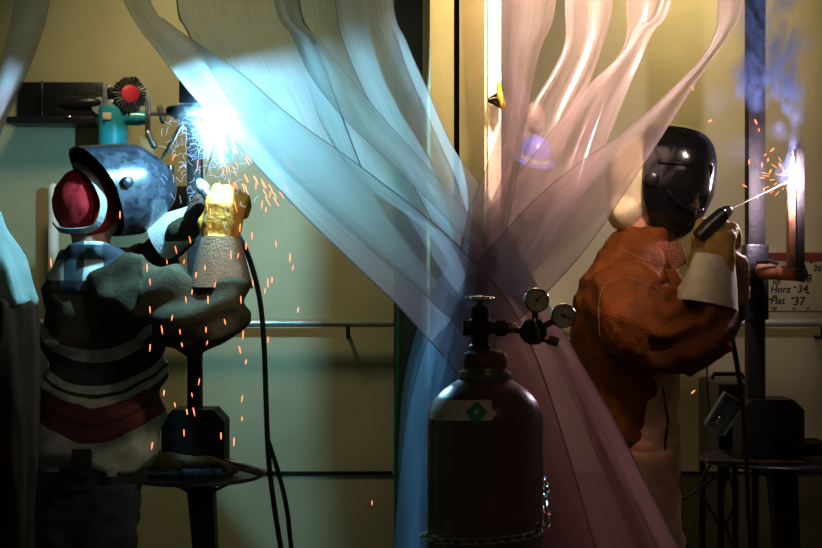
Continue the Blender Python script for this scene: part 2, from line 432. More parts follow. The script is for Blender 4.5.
# label wrapped on the shoulder
def prof_at(s):
    seg = prof[4:]; L = [0]
    for a, b in zip(seg, seg[1:]): L.append(L[-1]+math.hypot(b[0]-a[0], b[1]-a[1]))
    s = max(0, min(L[-1]-1e-6, s)); i = 0
    while s > L[i+1]: i += 1
    u = (s-L[i])/(L[i+1]-L[i]); a, b = seg[i], seg[i+1]
    return a[0]+(b[0]-a[0])*u, a[1]+(b[1]-a[1])*u, Vector((b[1]-a[1], -(b[0]-a[0])))
def wrap(name, m, fn, nu, nv, lift, parent):
    k = M()
    for i in range(nv+1):
        for j in range(nu+1):
            th, s = fn(j/nu, i/nv); r, h, nn = prof_at(s); nn = nn.normalized()
            r += nn.x*lift; h += nn.y*lift
            k.v.append(gc + V(r*math.cos(th), r*math.sin(th), h))
    for i in range(nv):
        for j in range(nu):
            q = i*(nu+1)+j; k.f.append((q, q+1, q+nu+2, q+nu+1))
    return k.build(name, m, parent)
r90 = -math.pi/2
lab = wrap('paper_label', m_label, lambda u, v: (r90-1.32+u*1.40, .018+.042*v-.012*u*0+.006*(u-.5)), 30, 8, .0012, bot)
dc, ds = r90-.20, .036
dia = wrap('green_diamond', m_green, lambda u, v: (dc+(u-v)*.19, ds+(u+v-1)*.024), 8, 8, .0022, lab)
for dv, wd in ((.004, .07), (0, .10), (-.004, .06)):
    wrap('print_mark', m_print, lambda u, v, dv=dv, wd=wd: (dc-wd/2+u*wd, ds+dv+(v-.5)*.0022+(u-.5)*.004), 4, 1, .003, dia)
# valve
vs = thing('cylinder_valve', 'dark brass cylinder valve with chrome handwheel on top of the gas cylinder', 'valve', gc+V(0, 0, gz(350)))
vx = V((480-411)*px2m, GY, 0); gc2 = V(vx.x, GY, 0)
M().lathe([(.014, gz(354)), (.022, gz(350)), (.022, gz(346)), (.018, gz(344)), (.018, gz(336)), (.023, gz(334)), (.023, gz(321)), (.019, gz(319)), (.019, gz(308)), (.014, gz(306)), (.006, gz(304)), (.006, gz(297))], gc2, seg=24).build('valve_body', m_bronze, vs)
zb = gz(328)
M().tube([gc2+V(.015, 0, zb), gc2+V(.055, 0, zb)], .013, 6).tube([gc2+V(.03, 0, zb), gc2+V(.05, 0, zb)], .018, 6).build('outlet_nut', m_bronze, vs)
M().tube([gc2+V(-.015, 0, zb), gc2+V(-.034, 0, zb)], .017, 6).build('side_plug', m_bronze, vs)
hw = M(); n = 72; rings = []
for q in range(n):
    a = 2*math.pi*q/n; R = .0235+.0022*math.cos(6*a)
    rings.append([gc2+V((R+.0045*math.cos(t))*math.cos(a), (R+.0045*math.cos(t))*math.sin(a), gz(298.5)+.0045*math.sin(t)) for t in [2*math.pi*z/10 for z in range(10)]])
rings.append(rings[0]); hw.ring_loft(rings, False)
for q in range(3):
    a = q*2.094; hw.tube([gc2+V(0, 0, gz(298)), gc2+V(.023*math.cos(a), .023*math.sin(a), gz(298.5))], .003, 8)
hw.lathe([(.008, gz(301)), (.008, gz(296)), (.004, gz(295))], gc2, seg=16)
hw.build('handwheel', m_chrome, vs)
# regulator
rc = V((533-411)*px2m, GY-.01, gz(331))
rg = thing('gas_regulator', 'brass gas regulator with two round gauges beside the cylinder valve', 'regulator', rc)
fr = V(.12, -1, .05).normalized()
q0 = gc2+V(.05, 0, zb)
M().tube([q0, rc+V(-.02, 0, 0)], .0065, 12).tube([q0, q0+V(.012, 0, 0)], .012, 6).tube([q0+V(.014, 0, 0), q0+V(.02, 0, 0)], .010, 12).build('inlet_stem', m_brass, rg)
M().lathe([(.020, -.018), (.026, -.012), (.0265, .004), (.023, .010), (.018, .013), (.012, .016), (.010, .022)], rc, fr, 32).build('regulator_body', m_bronze, rg)
M().lathe([(.0225, .0), (.0228, .0015), (.020, .003), (.0185, .0015)], rc+fr*.011, fr, 32).build('brass_ring', m_brass, rg)
sc_ = rc+fr*.016
M().tube([sc_, sc_+fr*.028], .0055, 10).tube([sc_+fr*.026+V(-.009, 0, .022), sc_+fr*.026+V(.003, 0, -.022)], .0032, 8, round_end=True).build('adjusting_screw', m_brass, rg)
M().tube([rc+V(.014, 0, -.014), rc+V(.030, 0, -.017)], .006, 8).tube([rc+V(.028, 0, -.016), rc+V(.048, 0, -.022)], .0105, 6).build('outlet_knob', m_brass, rg)
def gauge(px, py, r, needle, lb):
    c = V((px-411)*px2m, GY-.02, gz(py)); d = (c-rc)
    g = M().lathe([(r*.7, -.016), (r*.95, -.012), (r, -.006), (r, .006), (r*.93, .009), (r*.87, .007), (r*.86, .003)], c, fr, 40).build('gauge', m_chrome, rg)
    g['label'] = lb
    M().lathe([(.001, .0045), (r*.86, .0045), (r*.86, .0035), (.001, .0035)], c, fr, 40).build('gauge_dial', m_dial, g)
    qm = V(0, 0, 1).rotation_difference(fr).to_matrix()
    k = M()
    for t in range(13):
        a = math.radians(-50+t*23.3)
        p0 = qm @ V(math.cos(a)*r*.78, math.sin(a)*r*.78, .0052); p1 = qm @ V(math.cos(a)*r*.64, math.sin(a)*r*.64, .0052)
        k.tube([c+p0, c+p1], .0006, 5)
    k.build('gauge_ticks', m_ink, g)
    p1 = qm @ V(math.cos(needle)*r*.66, math.sin(needle)*r*.66, .0062); p2 = qm @ V(-math.cos(needle)*r*.2, -math.sin(needle)*r*.2, .0062)
    M().tube([c+p2, c+p1], [.0016, .0007], 6).lathe([(.0028, .005), (.0028, .0075), (.001, .0075)], c, fr, 12).build('needle', m_ink, g)
    M().tube([rc+d.normalized()*.018, c-d.normalized()*r*.9], .0065, 8).build('gauge_stem', m_brass, rg)
gauge(535.5, 300, .0245, .8, 'upper chrome-rimmed pressure gauge')
gauge(562, 315.5, .0245, -.25, 'right chrome-rimmed pressure gauge')
# chain round the cylinder
ch = thing('chain', 'steel link chain looped around the lower gas cylinder', 'chain', gc+V(0, -.12, gz(540)))
def link_mesh():
    k = M(); n = 16; rings = []
    for q in range(n+1):
        a = 2*math.pi*q/n
        cx = .0095*math.cos(a)+(.0055 if math.cos(a) > 0 else -.0055); cy = .0072*math.sin(a)
        c = V(cx, cy, 0); o = V(math.cos(a), math.sin(a), 0)
        rings.append([c+(o*math.cos(t)+V(0, 0, 1)*math.sin(t))*.0021 for t in [2*math.pi*z/8 for z in range(8)]])
    k.ring_loft(rings, False); return k
path = []
for i in range(61):
    t = i/60; th = math.pi+math.pi*t*1.0
    xx = .122*math.cos(th); pyy = 533+9*math.sin(math.pi*min(1, t*1.25)) - (18*max(0, (t-.72)/.28)**2)
    path.append(gc+V(xx, .122*math.sin(th), CZ-(pyy-274)*(GY+.122*math.sin(th))/F))
path = path+[gc+V(.123, .06, gz(505)), gc+V(.13, .2, gz(492)), gc+V(.08, .8, gz(470))]
path = spline(path, 400)
acc = 0; last = path[0]; pts = [path[0]]; step = .0225
for p in path[1:]:
    if (p-pts[-1]).length >= step: pts.append(p)
lk0 = None
lm = link_mesh()
for i in range(len(pts)-1):
    d = (pts[i+1]-pts[i]).normalized(); c = (pts[i]+pts[i+1])/2
    rad = (c-gc); rad.z = 0; rad = rad.normalized() if rad.length > 0 else V(0, -1, 0)
    up = rad.cross(d).normalized(); rad = d.cross(up)
    roll = .45 if i % 2 else -1.1
    y = up*math.cos(roll)+rad*math.sin(roll); z = d.cross(y)
    mt = Matrix((d, y, z)).transposed().to_4x4()
    if lk0 is None:
        lk0 = lm.build('link', m_chrome, ch, origin=V(0, 0, 0)); lk = lk0
    else:
        lk = lk0.copy(); C.objects.link(lk)
    lk.parent = ch; lk.matrix_local = Matrix.Translation(c-ORG[ch]) @ mt

# ------------------------------------------------------------------ stands, tables
def stand(px, Yp, tag_lb, ytop, wpx, base_px, base_py, tz_py, tc_px, tr, table_lb, name_post):
    """upright steel square post on a hexagonal weight, with a round work table"""
    x = (px-411)*Yp/F; w = wpx*Yp/F
    tz = CZ-(tz_py-274)*Yp/F
    r = thing('positioner_stand', tag_lb, 'stand', (x, Yp, 0))
    zt = CZ-(ytop-274)*Yp/F
    M().box((x, Yp, (zt+tz)/2), (w, w, zt-tz), bev=.004).build('post', m_darksteel, r)
    bz0, bz1 = tz+.004, CZ-(base_py-274)*Yp/F; bx = (base_px-411)*Yp/F
    hw_ = 31*Yp/F; k = M(); h = bz1-bz0
    prof2 = [(-hw_, 0), (hw_, 0), (hw_, h*.82), (hw_*.66, h), (-hw_*.66, h), (-hw_, h*.82)]
    k.ring_loft([[V(bx+a, Yp-.07, bz0+b) for a, b in prof2], [V(bx+a, Yp+.07, bz0+b) for a, b in prof2]])
    k.build('base_block', m_darksteel, r, smooth=False)
    cx = (tc_px-411)*Yp/F
    M().lathe([(tr*.97, tz-.012), (tr, tz-.008), (tr, tz-.002), (tr*.985, tz+.002), (.01, tz+.003)], (cx, Yp, 0), seg=64).build('round_top', mat('worn_table_steel', (.10, .09, .085), .38, .7, var=.6, scale=14), r)
    k = M(); a, b = .045, .028
    k.ring_loft([[V(cx+.02+dx*a, Yp+dy*a, tz-.012) for dx, dy in ((-1, -1), (1, -1), (1, 1), (-1, 1))],
                 [V(cx+.07+dx*b, Yp+dy*b, 0.02) for dx, dy in ((-1, -1), (1, -1), (1, 1), (-1, 1))]])
    k.build('leg', m_darksteel, r, smooth=False)
    M().lathe([(.2, 0), (.2, .015), (.19, .02), (.01, .02)], (cx+.07, Yp, 0), seg=40).build('foot_plate', m_darksteel, r)
    for s in (-1, 1):
        M().tube([V(cx+.02, Yp, tz-.08), V(cx+.02+s*tr*.6, Yp-.0, tz-.012)], .006, 6).build('brace', m_darksteel, r)
    return r, x, tz
SY = 4.85
sl, slx, tzl = stand(195, SY, 'dark steel post stand with round table behind the striped sweater welder', 72, 14, 196, 408, 474, 195, .235, 't', 'p')
sr, srx, tzr = stand(755, SY, 'dark steel post stand with round table before the whiteboard', -130, 17, 768, 398, 458, 775, .26, 't', 'p')
# left: overhead work plate, light-blocking web added beside it, and arm
ARC_L = P(218, 119, 4.18)
la = M().tube([V(slx, SY-.02, ARC_L.z+.045), V(slx, SY-.5, ARC_L.z+.045), ARC_L+V(0, 0, .045)], .014, 12)
la.build('work_arm', m_darksteel, sl)
wp = M().box(ARC_L+V(.02, .02, .0215), (.22, .20, .012), bev=.002)  # plate sized to set the shade edge on the strips
wp.box(ARC_L+V(.020, .075, -.045), (.008, .15, .13))  # unseen web, added to keep arc light off the right-hand wall
wp = tag(wp.build('work_plate_blocker', m_steel), 'steel plate held overhead at the bright left arc, with added light-blocking web', 'steel plate')
M().box(P(187, 90, SY-.035), (.05, .03, .09), bev=.003).build('clamp_block', m_darksteel, sl)
tag(M().box(P(176, 200, 5.75), (.16, .1, .11), bev=.006).build('junction_box', m_darksteel), 'small dark box on the wall behind the helmet and post', 'box')
# right: sleeve and horizontal arm
zc = CZ-(282-274)*SY/F
M().box((srx, SY, zc), (.078, .078, .26), bev=.006).build('slide_sleeve', m_blackpl, sr)
a0 = P(748, 271, SY-.05); a1 = P(798, 274, 4.6)
M().tube([V(srx, SY-.03, a0.z), a0+V(.02, -.02, 0), a1], [.026, .026, .024], 18, round_end=True).build('work_arm', m_rust, sr)
M().lathe([(.031, -.012), (.031, .012)], a0+V(.025, -.03, 0), (a1-a0), 20).build('arm_ring', m_darksteel, sr)
M().lathe([(.020, 0), (.025, .004), (.025, .02), (.021, .024)], a1, (a1-a0), 20).build('end_cap', m_blackpl, sr)
M().tube([P(757, 262, 4.72), P(770, 261, 4.68), P(778, 264, 4.66)], .006, 8).build('clamp_lever', m_darksteel, sr)
WR = thing('work_coupon', 'upright pair of steel bars being welded at the end of the right arm', 'steel bars', P(797, 270, 4.55))
def bar(xa, xb, ya, yb, name, m, Y):
    a = P(xa, ya, Y); b = P(xb, yb, Y)
    return M().box((a+b)/2, (abs(b.x-a.x), .03, abs(a.z-b.z)), bev=.002).build(name, m, WR)
bar(787.5, 794.5, 188, 268, 'rusty_bar', m_rust, 4.55); bar(795.5, 803.5, 149, 268, 'dark_bar', m_darksteel, 4.56)
# brackets of bright wire near the left post
for i, (a, b) in enumerate(((P(160, 162, 4.8), P(189, 108, 4.8)), (P(168, 152, 4.75), P(193, 104, 4.75)))):
    tag(M().tube([a, b], .0045, 8, round_end=True).build('steel_rod', m_steel), ('longer' if i == 0 else 'shorter')+' bright steel rod leaning toward the left arc above the helmet', 'steel rod')

# ------------------------------------------------------------------ wall shelf and grinders (left)
HY = 5.62
def Hp(x, y, d=0): return P(x, y, HY+d)
shf = thing('tool_shelf', 'black steel tool shelf on the wall above the left welder', 'shelf', Hp(60, 125))
M().box(P(61, 103, 5.77), (.345, .02, .17), bev=.003).build('back_plate', m_blackpl, shf)
M().box(P(56, 122, 5.70), (.36, .16, .028), bev=.004).build('shelf_board', m_blackpl, shf)
M().tube([P(42, 122, 5.7), P(42, 82, 5.7)], .007, 8, round_end=True).build('peg', m_blackpl, shf)
g2 = thing('angle_grinder', 'dark angle grinder lying on the black wall shelf', 'grinder', Hp(82, 116))
M().tube([Hp(62, 104), Hp(68, 104), Hp(92, 103), Hp(97, 103)], [.018, .028, .030, .022], 16, round_end=True).build('motor_body', m_blackpl, g2)
M().lathe([(.035, -.012), (.035, .012)], Hp(100, 106), (.3, -1, 0), 20).build('grinder_head', m_grey, g2)
M().tube([Hp(64, 117), Hp(70, 117)], .006, 8, round_end=True).build('grinder_switch', m_chrome, g2)
g1 = thing('angle_grinder', 'teal angle grinder hanging upright with a wire wheel', 'grinder', Hp(113, 160, -.15))
gy = 5.47
def G(x, y, d=0): return P(x, y, gy+d)
M().tube([G(113, 170), G(113, 150), G(113, 112), G(113, 107)], [.05, .054, .056, .052], 28).build('motor_body', m_teal, g1)
M().box(G(107, 116, -.056), (.034, .006, .028), bev=.001).build('rating_sticker', m_label, g1)
M().tube([G(113, 108), G(112, 100), G(110, 92), G(110, 89)], [.05, .038, .030, .02], 20, round_end=True).build('gear_head', m_grey, g1)
M().tube([G(111, 95), V(G(111, 95).x, WY, G(111, 95).z)], .012, 10).build('wall_hanger', m_darksteel, g1)
M().lathe([(.017, 0), (.017, .02), (.008, .022)], G(112, 92, -.03), (0, -1, 0), 16).build('spindle_cap', m_darksteel, g1)
wc = G(130, 94, -.03); wax = V(.42, -.9, .05).normalized(); qm = V(0, 0, 1).rotation_difference(wax).to_matrix()
k = M()
for q in range(30):
    a = 2*math.pi*q/30; r1 = .066+random.uniform(-.004, .004)
    d = qm @ V(math.cos(a), math.sin(a), 0)
    k.tube([wc+d*.028+wax*.004, wc+d*.048, wc+d*r1+wax*random.uniform(-.006, .006)], [.003, .005, .0068], 6)
ww = k.build('wire_wheel', m_bristle, g1); ww['label'] = 'round steel wire brush wheel with a red hub'
M().lathe([(.036, -.008), (.038, 0), (.034, .008), (.02, .013), (.008, .013)], wc, wax, 28).build('hub', m_wheelred, ww)
M().tube([G(120, 118), G(140, 118), G(148, 118)], [.03, .03, .022], 14).build('side_guard', m_teal, g1)
br = thing('tool_bracket', 'pale upright metal bar bracket right of the wire wheel', 'bracket', P(148, 140, 5.45))
M().box(P(148, 117, 5.45), (.02, .02, .165), bev=.002).build('upright_bar', m_steel, br)
M().tube([P(150, 114, 5.45), P(168, 114, 5.4)], .008, 8).tube([P(160, 108, 5.42), P(163, 121, 5.42)], .012, 8, round_end=True).tube([P(148, 133, 5.44), P(154, 146, 5.44)], .013, 8, round_end=True).build('clamp_screws', m_steel, br)

# ------------------------------------------------------------------ whiteboard
bx0, bx1 = P(766, 0, WY).x, P(860, 0, WY).x; bz1, bz0 = P(0, 250, WY).z, P(0, 311, WY).z
wb = thing('whiteboard', 'small handwritten whiteboard of settings on the wall at the right edge', 'whiteboard', ((bx0+bx1)/2, WY-.01, bz0))
M().box(((bx0+bx1)/2, WY-.008, (bz0+bz1)/2), (bx1-bx0, .012, bz1-bz0), bev=.002).build('board', m_board, wb)
zz = P(0, 257, WY).z
M().box(((bx0+bx1)/2, WY-.0155, zz), (bx1-bx0-.006, .003, .036)).build('header_strip', m_hdr, wb)
def text(body, px, py, size, m, parent, nm='handwriting', rot=0, sx=1):
    cu = bpy.data.curves.new(nm, 'FONT'); cu.body = body; cu.size = size; cu.extrude = .0004; cu.shear = .15; cu.offset = .0006
    to = bpy.data.objects.new(nm, cu); C.objects.link(to); dg = bpy.context.evaluated_depsgraph_get(); dg.update()
    me = bpy.data.meshes.new_from_object(to.evaluated_get(dg)); bpy.data.objects.remove(to); me.materials.clear(); me.materials.append(m)
    o = bpy.data.objects.new(nm, me); C.objects.link(o)
    w = P(px, py, WY-.0165); o.parent = parent; o.location = w-ORG[parent]; o.rotation_euler = (math.pi/2, rot, 0); o.scale = (sx, 1, 1)
    ORG[o] = w; return o
text('CURRENT', 799, 259, .03, m_board, wb)
for b, x, y, z in (('22', 797, 271, .036), ('26', 813, 271, .036), ('28', 801, 282, .042), ('up', 772, 284, .034), ('Horz', 770, 292.5, .040), ('34', 797, 292.5, .045), ('up', 772, 297.5, .022),
                   ('Flat', 770, 304, .042), ('37', 793, 305, .048), ('up', 771, 309.5, .024)):
    text(b, x, y, z, m_ink, wb)
k = M()
for x, y in ((793, 298), (808, 293), (794, 308.5), (808, 308.5), (795, 287), (811, 262), (810, 275), (770, 299.3)):
    k.ell(P(x, y, WY-.016), (.007, .0015, .004), nu=8, nv=5)
k.build('ink_dots', m_ink, wb)

# ------------------------------------------------------------------ welding machine, hand lamp and cables (right)
wmx = thing('welding_machine', 'dark welding power source behind the right welder, beside the post', 'welding machine', P(728, 480, 5.3)*1)
c0 = P(708, 380, 5.3); c1 = P(748, 462, 5.3)
wmx_c = (c0+c1)/2
M().box(wmx_c, (c1.x-c0.x, .36, c0.z-c1.z), bev=.012).build('case', m_blackpl, wmx)
M().tube([P(712, 379, 5.2), P(714, 374, 5.2), P(742, 374, 5.2), P(744, 379, 5.2)], .008, 8).build('carry_handle', m_darksteel, wmx)
k = M()
for i in range(6): k.box(V(wmx_c.x, 5.3-.183, c1.z+.05+i*.022), (.1, .006, .008))
k.build('vent_slats', m_darksteel, wmx)
for x in (c0.x+.012, c1.x-.012):
    for y in (5.14, 5.46):
        M().box((x, y, c1.z/2), (.02, .02, c1.z)).build('cart_leg', m_darksteel, wmx)
hl = thing('remote_control', 'open grey metal case hanging on the cable below the right elbow', 'remote control', P(723, 432, 4.7))
R = Matrix.Rotation(math.radians(-27), 3, 'Y') @ Matrix.Rotation(math.radians(0), 3, 'X')
R = Matrix.Rotation(math.radians(32), 3, 'Y')
hc = P(724, 414, 4.65)
k = M(); L, W, D_, t = .125, .072, .035, .005
for dx, dz, sx, sz in ((-W/2, 0, t, L), (W/2, 0, t, L), (0, -L/2, W, t), (0, L/2, W, t)):
    k.box(hc + R @ V(dx, 0, dz), (sx, D_, sz), R)
k.box(hc + R @ V(0, D_/2, 0), (W, t, L), R)
k.build('case', m_grey, hl, smooth=False)
M().ell(hc + R @ V(-.008, -.004, -.028), (.011, .011, .016), R, 16, 10).build('lens', m_chrome, hl)
M().tube([hc + R @ V(-.02, -.012, .05), hc + R @ V(-.02, -.03, .0), hc + R @ V(-.02, -.012, -.03)], .003, 6).build('wire_guard', m_darksteel, hl)

def cable(lb, pts, r=.008, n=80, cat='cable'):
    return tag(M().tube(spline(pts, n), r, 10).build('welding_cable' if r > .005 else 'thin_cable', m_cable), lb, cat)
cable('black welding cable dropping from the left welder\'s gloves to the floor', [P(207, 200, 4.34), P(228, 222, 4.42), P(246, 250, 4.45), P(259, 295, 4.45), P(264, 345, 4.45), P(266, 400, 4.45), P(268, 448, 4.45), P(272, 490, 4.45), P(283, 560, 4.45), P(300, 640, 4.4), V(-.2, 4.4, .01)], .0085)
cable('black cable branching down beside the round left table', [P(268, 440, 4.48), P(279, 475, 4.48), P(287, 510, 4.48), P(293, 560, 4.48), P(310, 660, 4.4), V(-.1, 4.35, .01)], .0075)
cable('black welding cable from the right glove down past the grey case', [P(708, 225, 4.34), P(722, 262, 4.42), P(727, 300, 4.45), P(730, 325, 4.5), P(737, 365, 4.55), P(742, 400, 4.6), P(746, 440, 4.6), P(748, 500, 4.6), P(752, 600, 4.6), V(1.1, 4.6, .01)], .0085)
cable('thin cord hanging from the right welder\'s elbow to the dark machine', [P(708, 358, 5.0), P(707, 380, 5.05), P(711, 410, 5.1), P(722, 400, 4.7)], .003)
for i, (a, b, c) in enumerate((((712, 462), (700, 490), (722, 540)), ((720, 462), (735, 500), (716, 560)), ((730, 462), (722, 510), (742, 570)), ((740, 462), (690, 495), (680, 520)))):
    cable(['leftmost','second','third','longest looping'][i]+' black cord dangling under the dark welding machine', [P(*a, 5.25), P(*b, 5.2), P(*c, 5.2), V(P(*c, 5.2).x+.05*i, 5.15, .01)], .006, 40)

# ------------------------------------------------------------------ things on the tables
rag = M()
for (x, y, a, b, c_) in ((152, 470, .05, .05, .02), (168, 468, .06, .06, .024), (200, 466, .07, .07, .026), (222, 468, .05, .05, .018)):
    rag.ell(V((x-411)*SY/F, SY-.05, tzl+.016), (a, b, c_), None, 20, 10)
o = rag.fuse('rag', m_rag, voxel=.006, smooth=2, disp=lambda c: fold(c, 26, .007, 2)); tag(o, 'crumpled blue and black rag on the round table behind the welder', 'rag')

def hand_parts(k, wrist, X, Z, right, curl=(.7, .9, .7), sc=1.0, spread=.0, thumb=(.5, .35), fr=.0125):
    """palm with five bent fingers; X toward the fingers, Z out of the back of the hand"""
    X = X.normalized(); Z = (Z-X*Z.dot(X)).normalized()
    T = Z.cross(X) if right else X.cross(Z)
    def L(x, t, z): return wrist + (X*x + T*t + Z*z)*sc
    k.tube([L(-.01, 0, 0), L(.02, .0, 0)], [.027*sc, .030*sc], 14)
    for t in (-.026, -.009, .009, .026):
        k.tube([L(.0, t*.8, 0), L(.045, t, .001), L(.088, t*1.08, .002)], [.017*sc, .0185*sc, .0165*sc], 12, round_end=True)
    for i, (t, ln) in enumerate(((.031, .94), (.0105, 1.05), (-.0105, .98), (-.031, .80))):
        p = L(.088, t, .002); ang = 0; pts = [p]
        c = [x*(1+.12*(i-1.5)) for x in curl]
        for seg, a in zip((.043, .029, .024), c):
            ang += a
            d = X*math.cos(ang) - Z*math.sin(ang) + T*(spread*(1.5-i))
            p = p + d*seg*ln*sc; pts.append(p)
        k.tube(pts, [fr*1.08*sc, fr*1.0*sc, fr*.94*sc, fr*.82*sc], 12, round_end=True)
    a, b = thumb
    p0 = L(.018, .026, -.006); p1 = L(.045, .048, -.016); p2 = p1 + (X*.032 + T*(.012-.03*a) - Z*.02*b)*sc; p3 = p2 + (X*.024 - T*.02*a - Z*.016*b)*sc
    k.tube([p0, p1, p2, p3], [.018*sc, .0155*sc, .0135*sc, .011*sc], 12, round_end=True)
def glove(parent, nm, wrist, X, Z, right, mh, mc, cuff, **kw):
    """hand of leather plus a flared gauntlet cuff as its own piece"""
    k = M(); hand_parts(k, wrist, X, Z, right, **kw)
    g = k.fuse(nm, mh, parent, voxel=.0042, smooth=2, disp=lambda c: fold(c, 40, .0012, 4))
    (p0, r0), (p1, r1), flat, side = cuff
    ax = (p1-p0).normalized(); s = side.normalized(); s = (s-ax*s.dot(ax)).normalized(); w = ax.cross(s)
    rings = []
    N = 14
    for i in range(N+1):
        t = i/N; c = p0.lerp(p1, t); r = r0+(r1-r0)*t
        rings.append([c + s*math.cos(a)*r*(1+.03*math.sin(5*a+t*3)) + w*math.sin(a)*r*flat*(1+.04*math.sin(4*a)) for a in [2*math.pi*j/40 for j in range(40)]])
    for i in range(N, -1, -1):
        t = i/N; c = p0.lerp(p1, t); r = (r0+(r1-r0)*t)-.004
        rings.append([c + s*math.cos(a)*r*(1+.03*math.sin(5*a+t*3)) + w*math.sin(a)*r*flat*(1+.04*math.sin(4*a)) for a in [2*math.pi*j/40 for j in range(40)]])
    cf = M().ring_loft(rings, False).build('cuff', mc, g, flat_angle=70)
    return g

# spare gloves on the table
for i, (wx, wy, xd, lb, mm) in enumerate(((150, 466, V(-.9, -.5, -.1), 'pale work glove lying at the left on the round table', m_glove_p), (188, 455, V(1, .1, .05), 'dark tan work glove lying palm down at the middle of the round table', m_cuff_b))):
    k = M(); w = V((wx-411)*SY/F, SY-.06, tzl+.05)
    hand_parts(k, w, xd, V(0, 0, 1), bool(i), curl=(.2, .3, .3), spread=.12)
    k.tube([w-xd.normalized()*.01, w-xd.normalized()*.09], [.03, .045], 14)
    o = k.fuse('work_glove', mm, voxel=.005, smooth=2, disp=lambda c: fold(c, 30, .003, 8)); tag(o, lb, 'glove')
wbh = thing('wire_brush', 'long wooden handled wire brush across the right side of the left table', 'wire brush', V((245-411)*SY/F, SY-.05, tzl))
pa = V((222-411)*SY/F, SY-.05, tzl+.06); pb = V((268-411)*SY/F, SY-.08, tzl+.018)
M().tube([pa, pa.lerp(pb, .5), pb], [.007, .009, .008], 10, round_end=True).build('handle', m_steel, wbh)
M().box(pa.lerp(pb, .7)+V(0, -.03, -.01), (.08, .014, .01), Matrix.Rotation(.28, 3, 'Y')).build('brush_back', m_leather_d, wbh)

# right table clutter
k = M(); c = V((785-411)*SY/F, SY-.02, tzr+.02)
tray = thing('parts_tray', 'dark metal tray on the round table below the right post', 'tray', c)
k.box(c, (.24, .15, .006)); 
for s in (-1, 1):
    k.box(c+V(0, s*.075, .02), (.24, .005, .045)); k.box(c+V(s*.12, 0, .02), (.005, .15, .045))
k.build('tray_shell', m_darksteel, tray, smooth=False)
k = M()
for i in range(5): k.tube([c+V(-.1, -.05+i*.02, .01+i*.004), c+V(.13, -.04+i*.024, .012+i*.006)], .005, 8)
k.build('steel_offcuts', m_rust, tray)
for i, (xa, xb, lb) in enumerate(((698, 745, 'rusty flat bar lying at the front left of the right table'), (715, 790, 'second flat bar lying along the front of the right table'), (800, 830, 'short orange-brown flat bar at the right edge of the right table'))):
    a = V((xa-411)*SY/F, SY-.16-.0*i, tzr+.008+.006*i); b = V((xb-411)*SY/F, SY-.19+.012*i, tzr+.008)
    b = a.lerp(b, 1)
    m_ = (a+b)/2; ang = math.atan2(b.y-a.y, b.x-a.x)
    tag(M().box(m_, ((b-a).length, .02, .006), Matrix.Rotation(ang, 3, 'Z')).build('flat_bar', m_rust if i else m_darksteel, smooth=False), lb, 'steel bar')

# ------------------------------------------------------------------ people
def head_shape(k, c, fwd, s=1.0):
    """skull, jaw, nose, ears, brow, lips"""
    fwd = fwd.normalized(); up = V(0, 0, 1); sd = up.cross(fwd).normalized(); up = fwd.cross(sd)
    R = Matrix((fwd, sd, up)).transposed()
    def L(x, y, z): return c + R @ V(x*s, y*s, z*s)
    k.ell(L(-.008, 0, .02), (.097*s, .076*s, .100*s), R)
    k.ell(L(.028, 0, -.05), (.06*s, .055*s, .065*s), R)
    k.tube([L(.085, 0, .015), L(.108, 0, -.022), L(.088, 0, -.028)], [.008*s, .014*s, .010*s], 8, round_end=True)
    k.ell(L(.086, 0, -.055), (.012*s, .024*s, .006*s), R, 12, 8); k.ell(L(.084, 0, -.066), (.012*s, .020*s, .006*s), R, 12, 8)
    k.ell(L(.08, 0, .030), (.016*s, .05*s, .010*s), R, 12, 8)
    for q in (-1, 1):
        k.ell(L(-.005, q*.078, -.005), (.018*s, .010*s, .032*s), R, 12, 8)
        k.ell(L(.082, q*.031, .008), (.010*s, .014*s, .009*s), R, 12, 8)

# ---------- left welder
BY = 4.47
Lp = thing('person', 'welder in a striped sweater and red cap, both arms raised toward the left arc', 'person', V((88-411)*BY/F, BY, 0))
def U(x, y, d=0.): return P(x, y, BY+d)
yaw = math.radians(24)
lf = V(math.cos(yaw), math.sin(yaw), 0)     # facing
hcL = U(92, 203, -.02)
nz = 0.0
# body
k = M(); head_shape(k, hcL, (lf+V(0, 0, .12)))
k.tube([hcL+V(-.02, 0, -.03), U(93, 252), U(94, 275)], [.06, .06, .075], 16)
k.loft([(U(88, 478), .12, .09, yaw), (U(94, 420), .12, .10, yaw), (U(98, 350), .15, .12, yaw), (U(97, 300), .15, .12, yaw), (U(95, 276), .09, .08, yaw)])
shR, elR, wrR = U(132, 292, -.13), U(216, 322, -.26), U(219, 246, -.24)
shL, elL, wrL = U(118, 282, .15), U(146, 272, .24), U(192, 222, -.02)
k.tube([U(100, 288), shR, shR.lerp(elR, .5), elR, elR.lerp(wrR, .5), wrR], [.06, .058, .05, .04, .038, .027], 14, round_end=True)
k.tube([U(100, 288), shL, shL.lerp(elL, .5), elL, elL.lerp(wrL, .5), wrL], [.06, .058, .05, .04, .038, .027], 14, round_end=True)
legs = {}
for s, x in ((-1, 108), (1, 66)):
    hp = U(x-4, 492, -.06*(-s)*-1*.0 + (.07*s)); kn = V(hp.x+.03, hp.y, .48); an = V(hp.x-.0, hp.y, .09)
    legs[s] = (hp, kn, an)
    k.tube([hp+V(0, 0, .0), hp+V(0, 0, -.05), kn, kn.lerp(an, .35), an], [.07, .08, .055, .055, .038], 16)
    k.tube([an+V(-.03, 0, -.055), an+V(.13, .04, -.06)], [.035, .03], 12, round_end=True)
k.fuse('body', m_skin, Lp, voxel=.011, smooth=4)
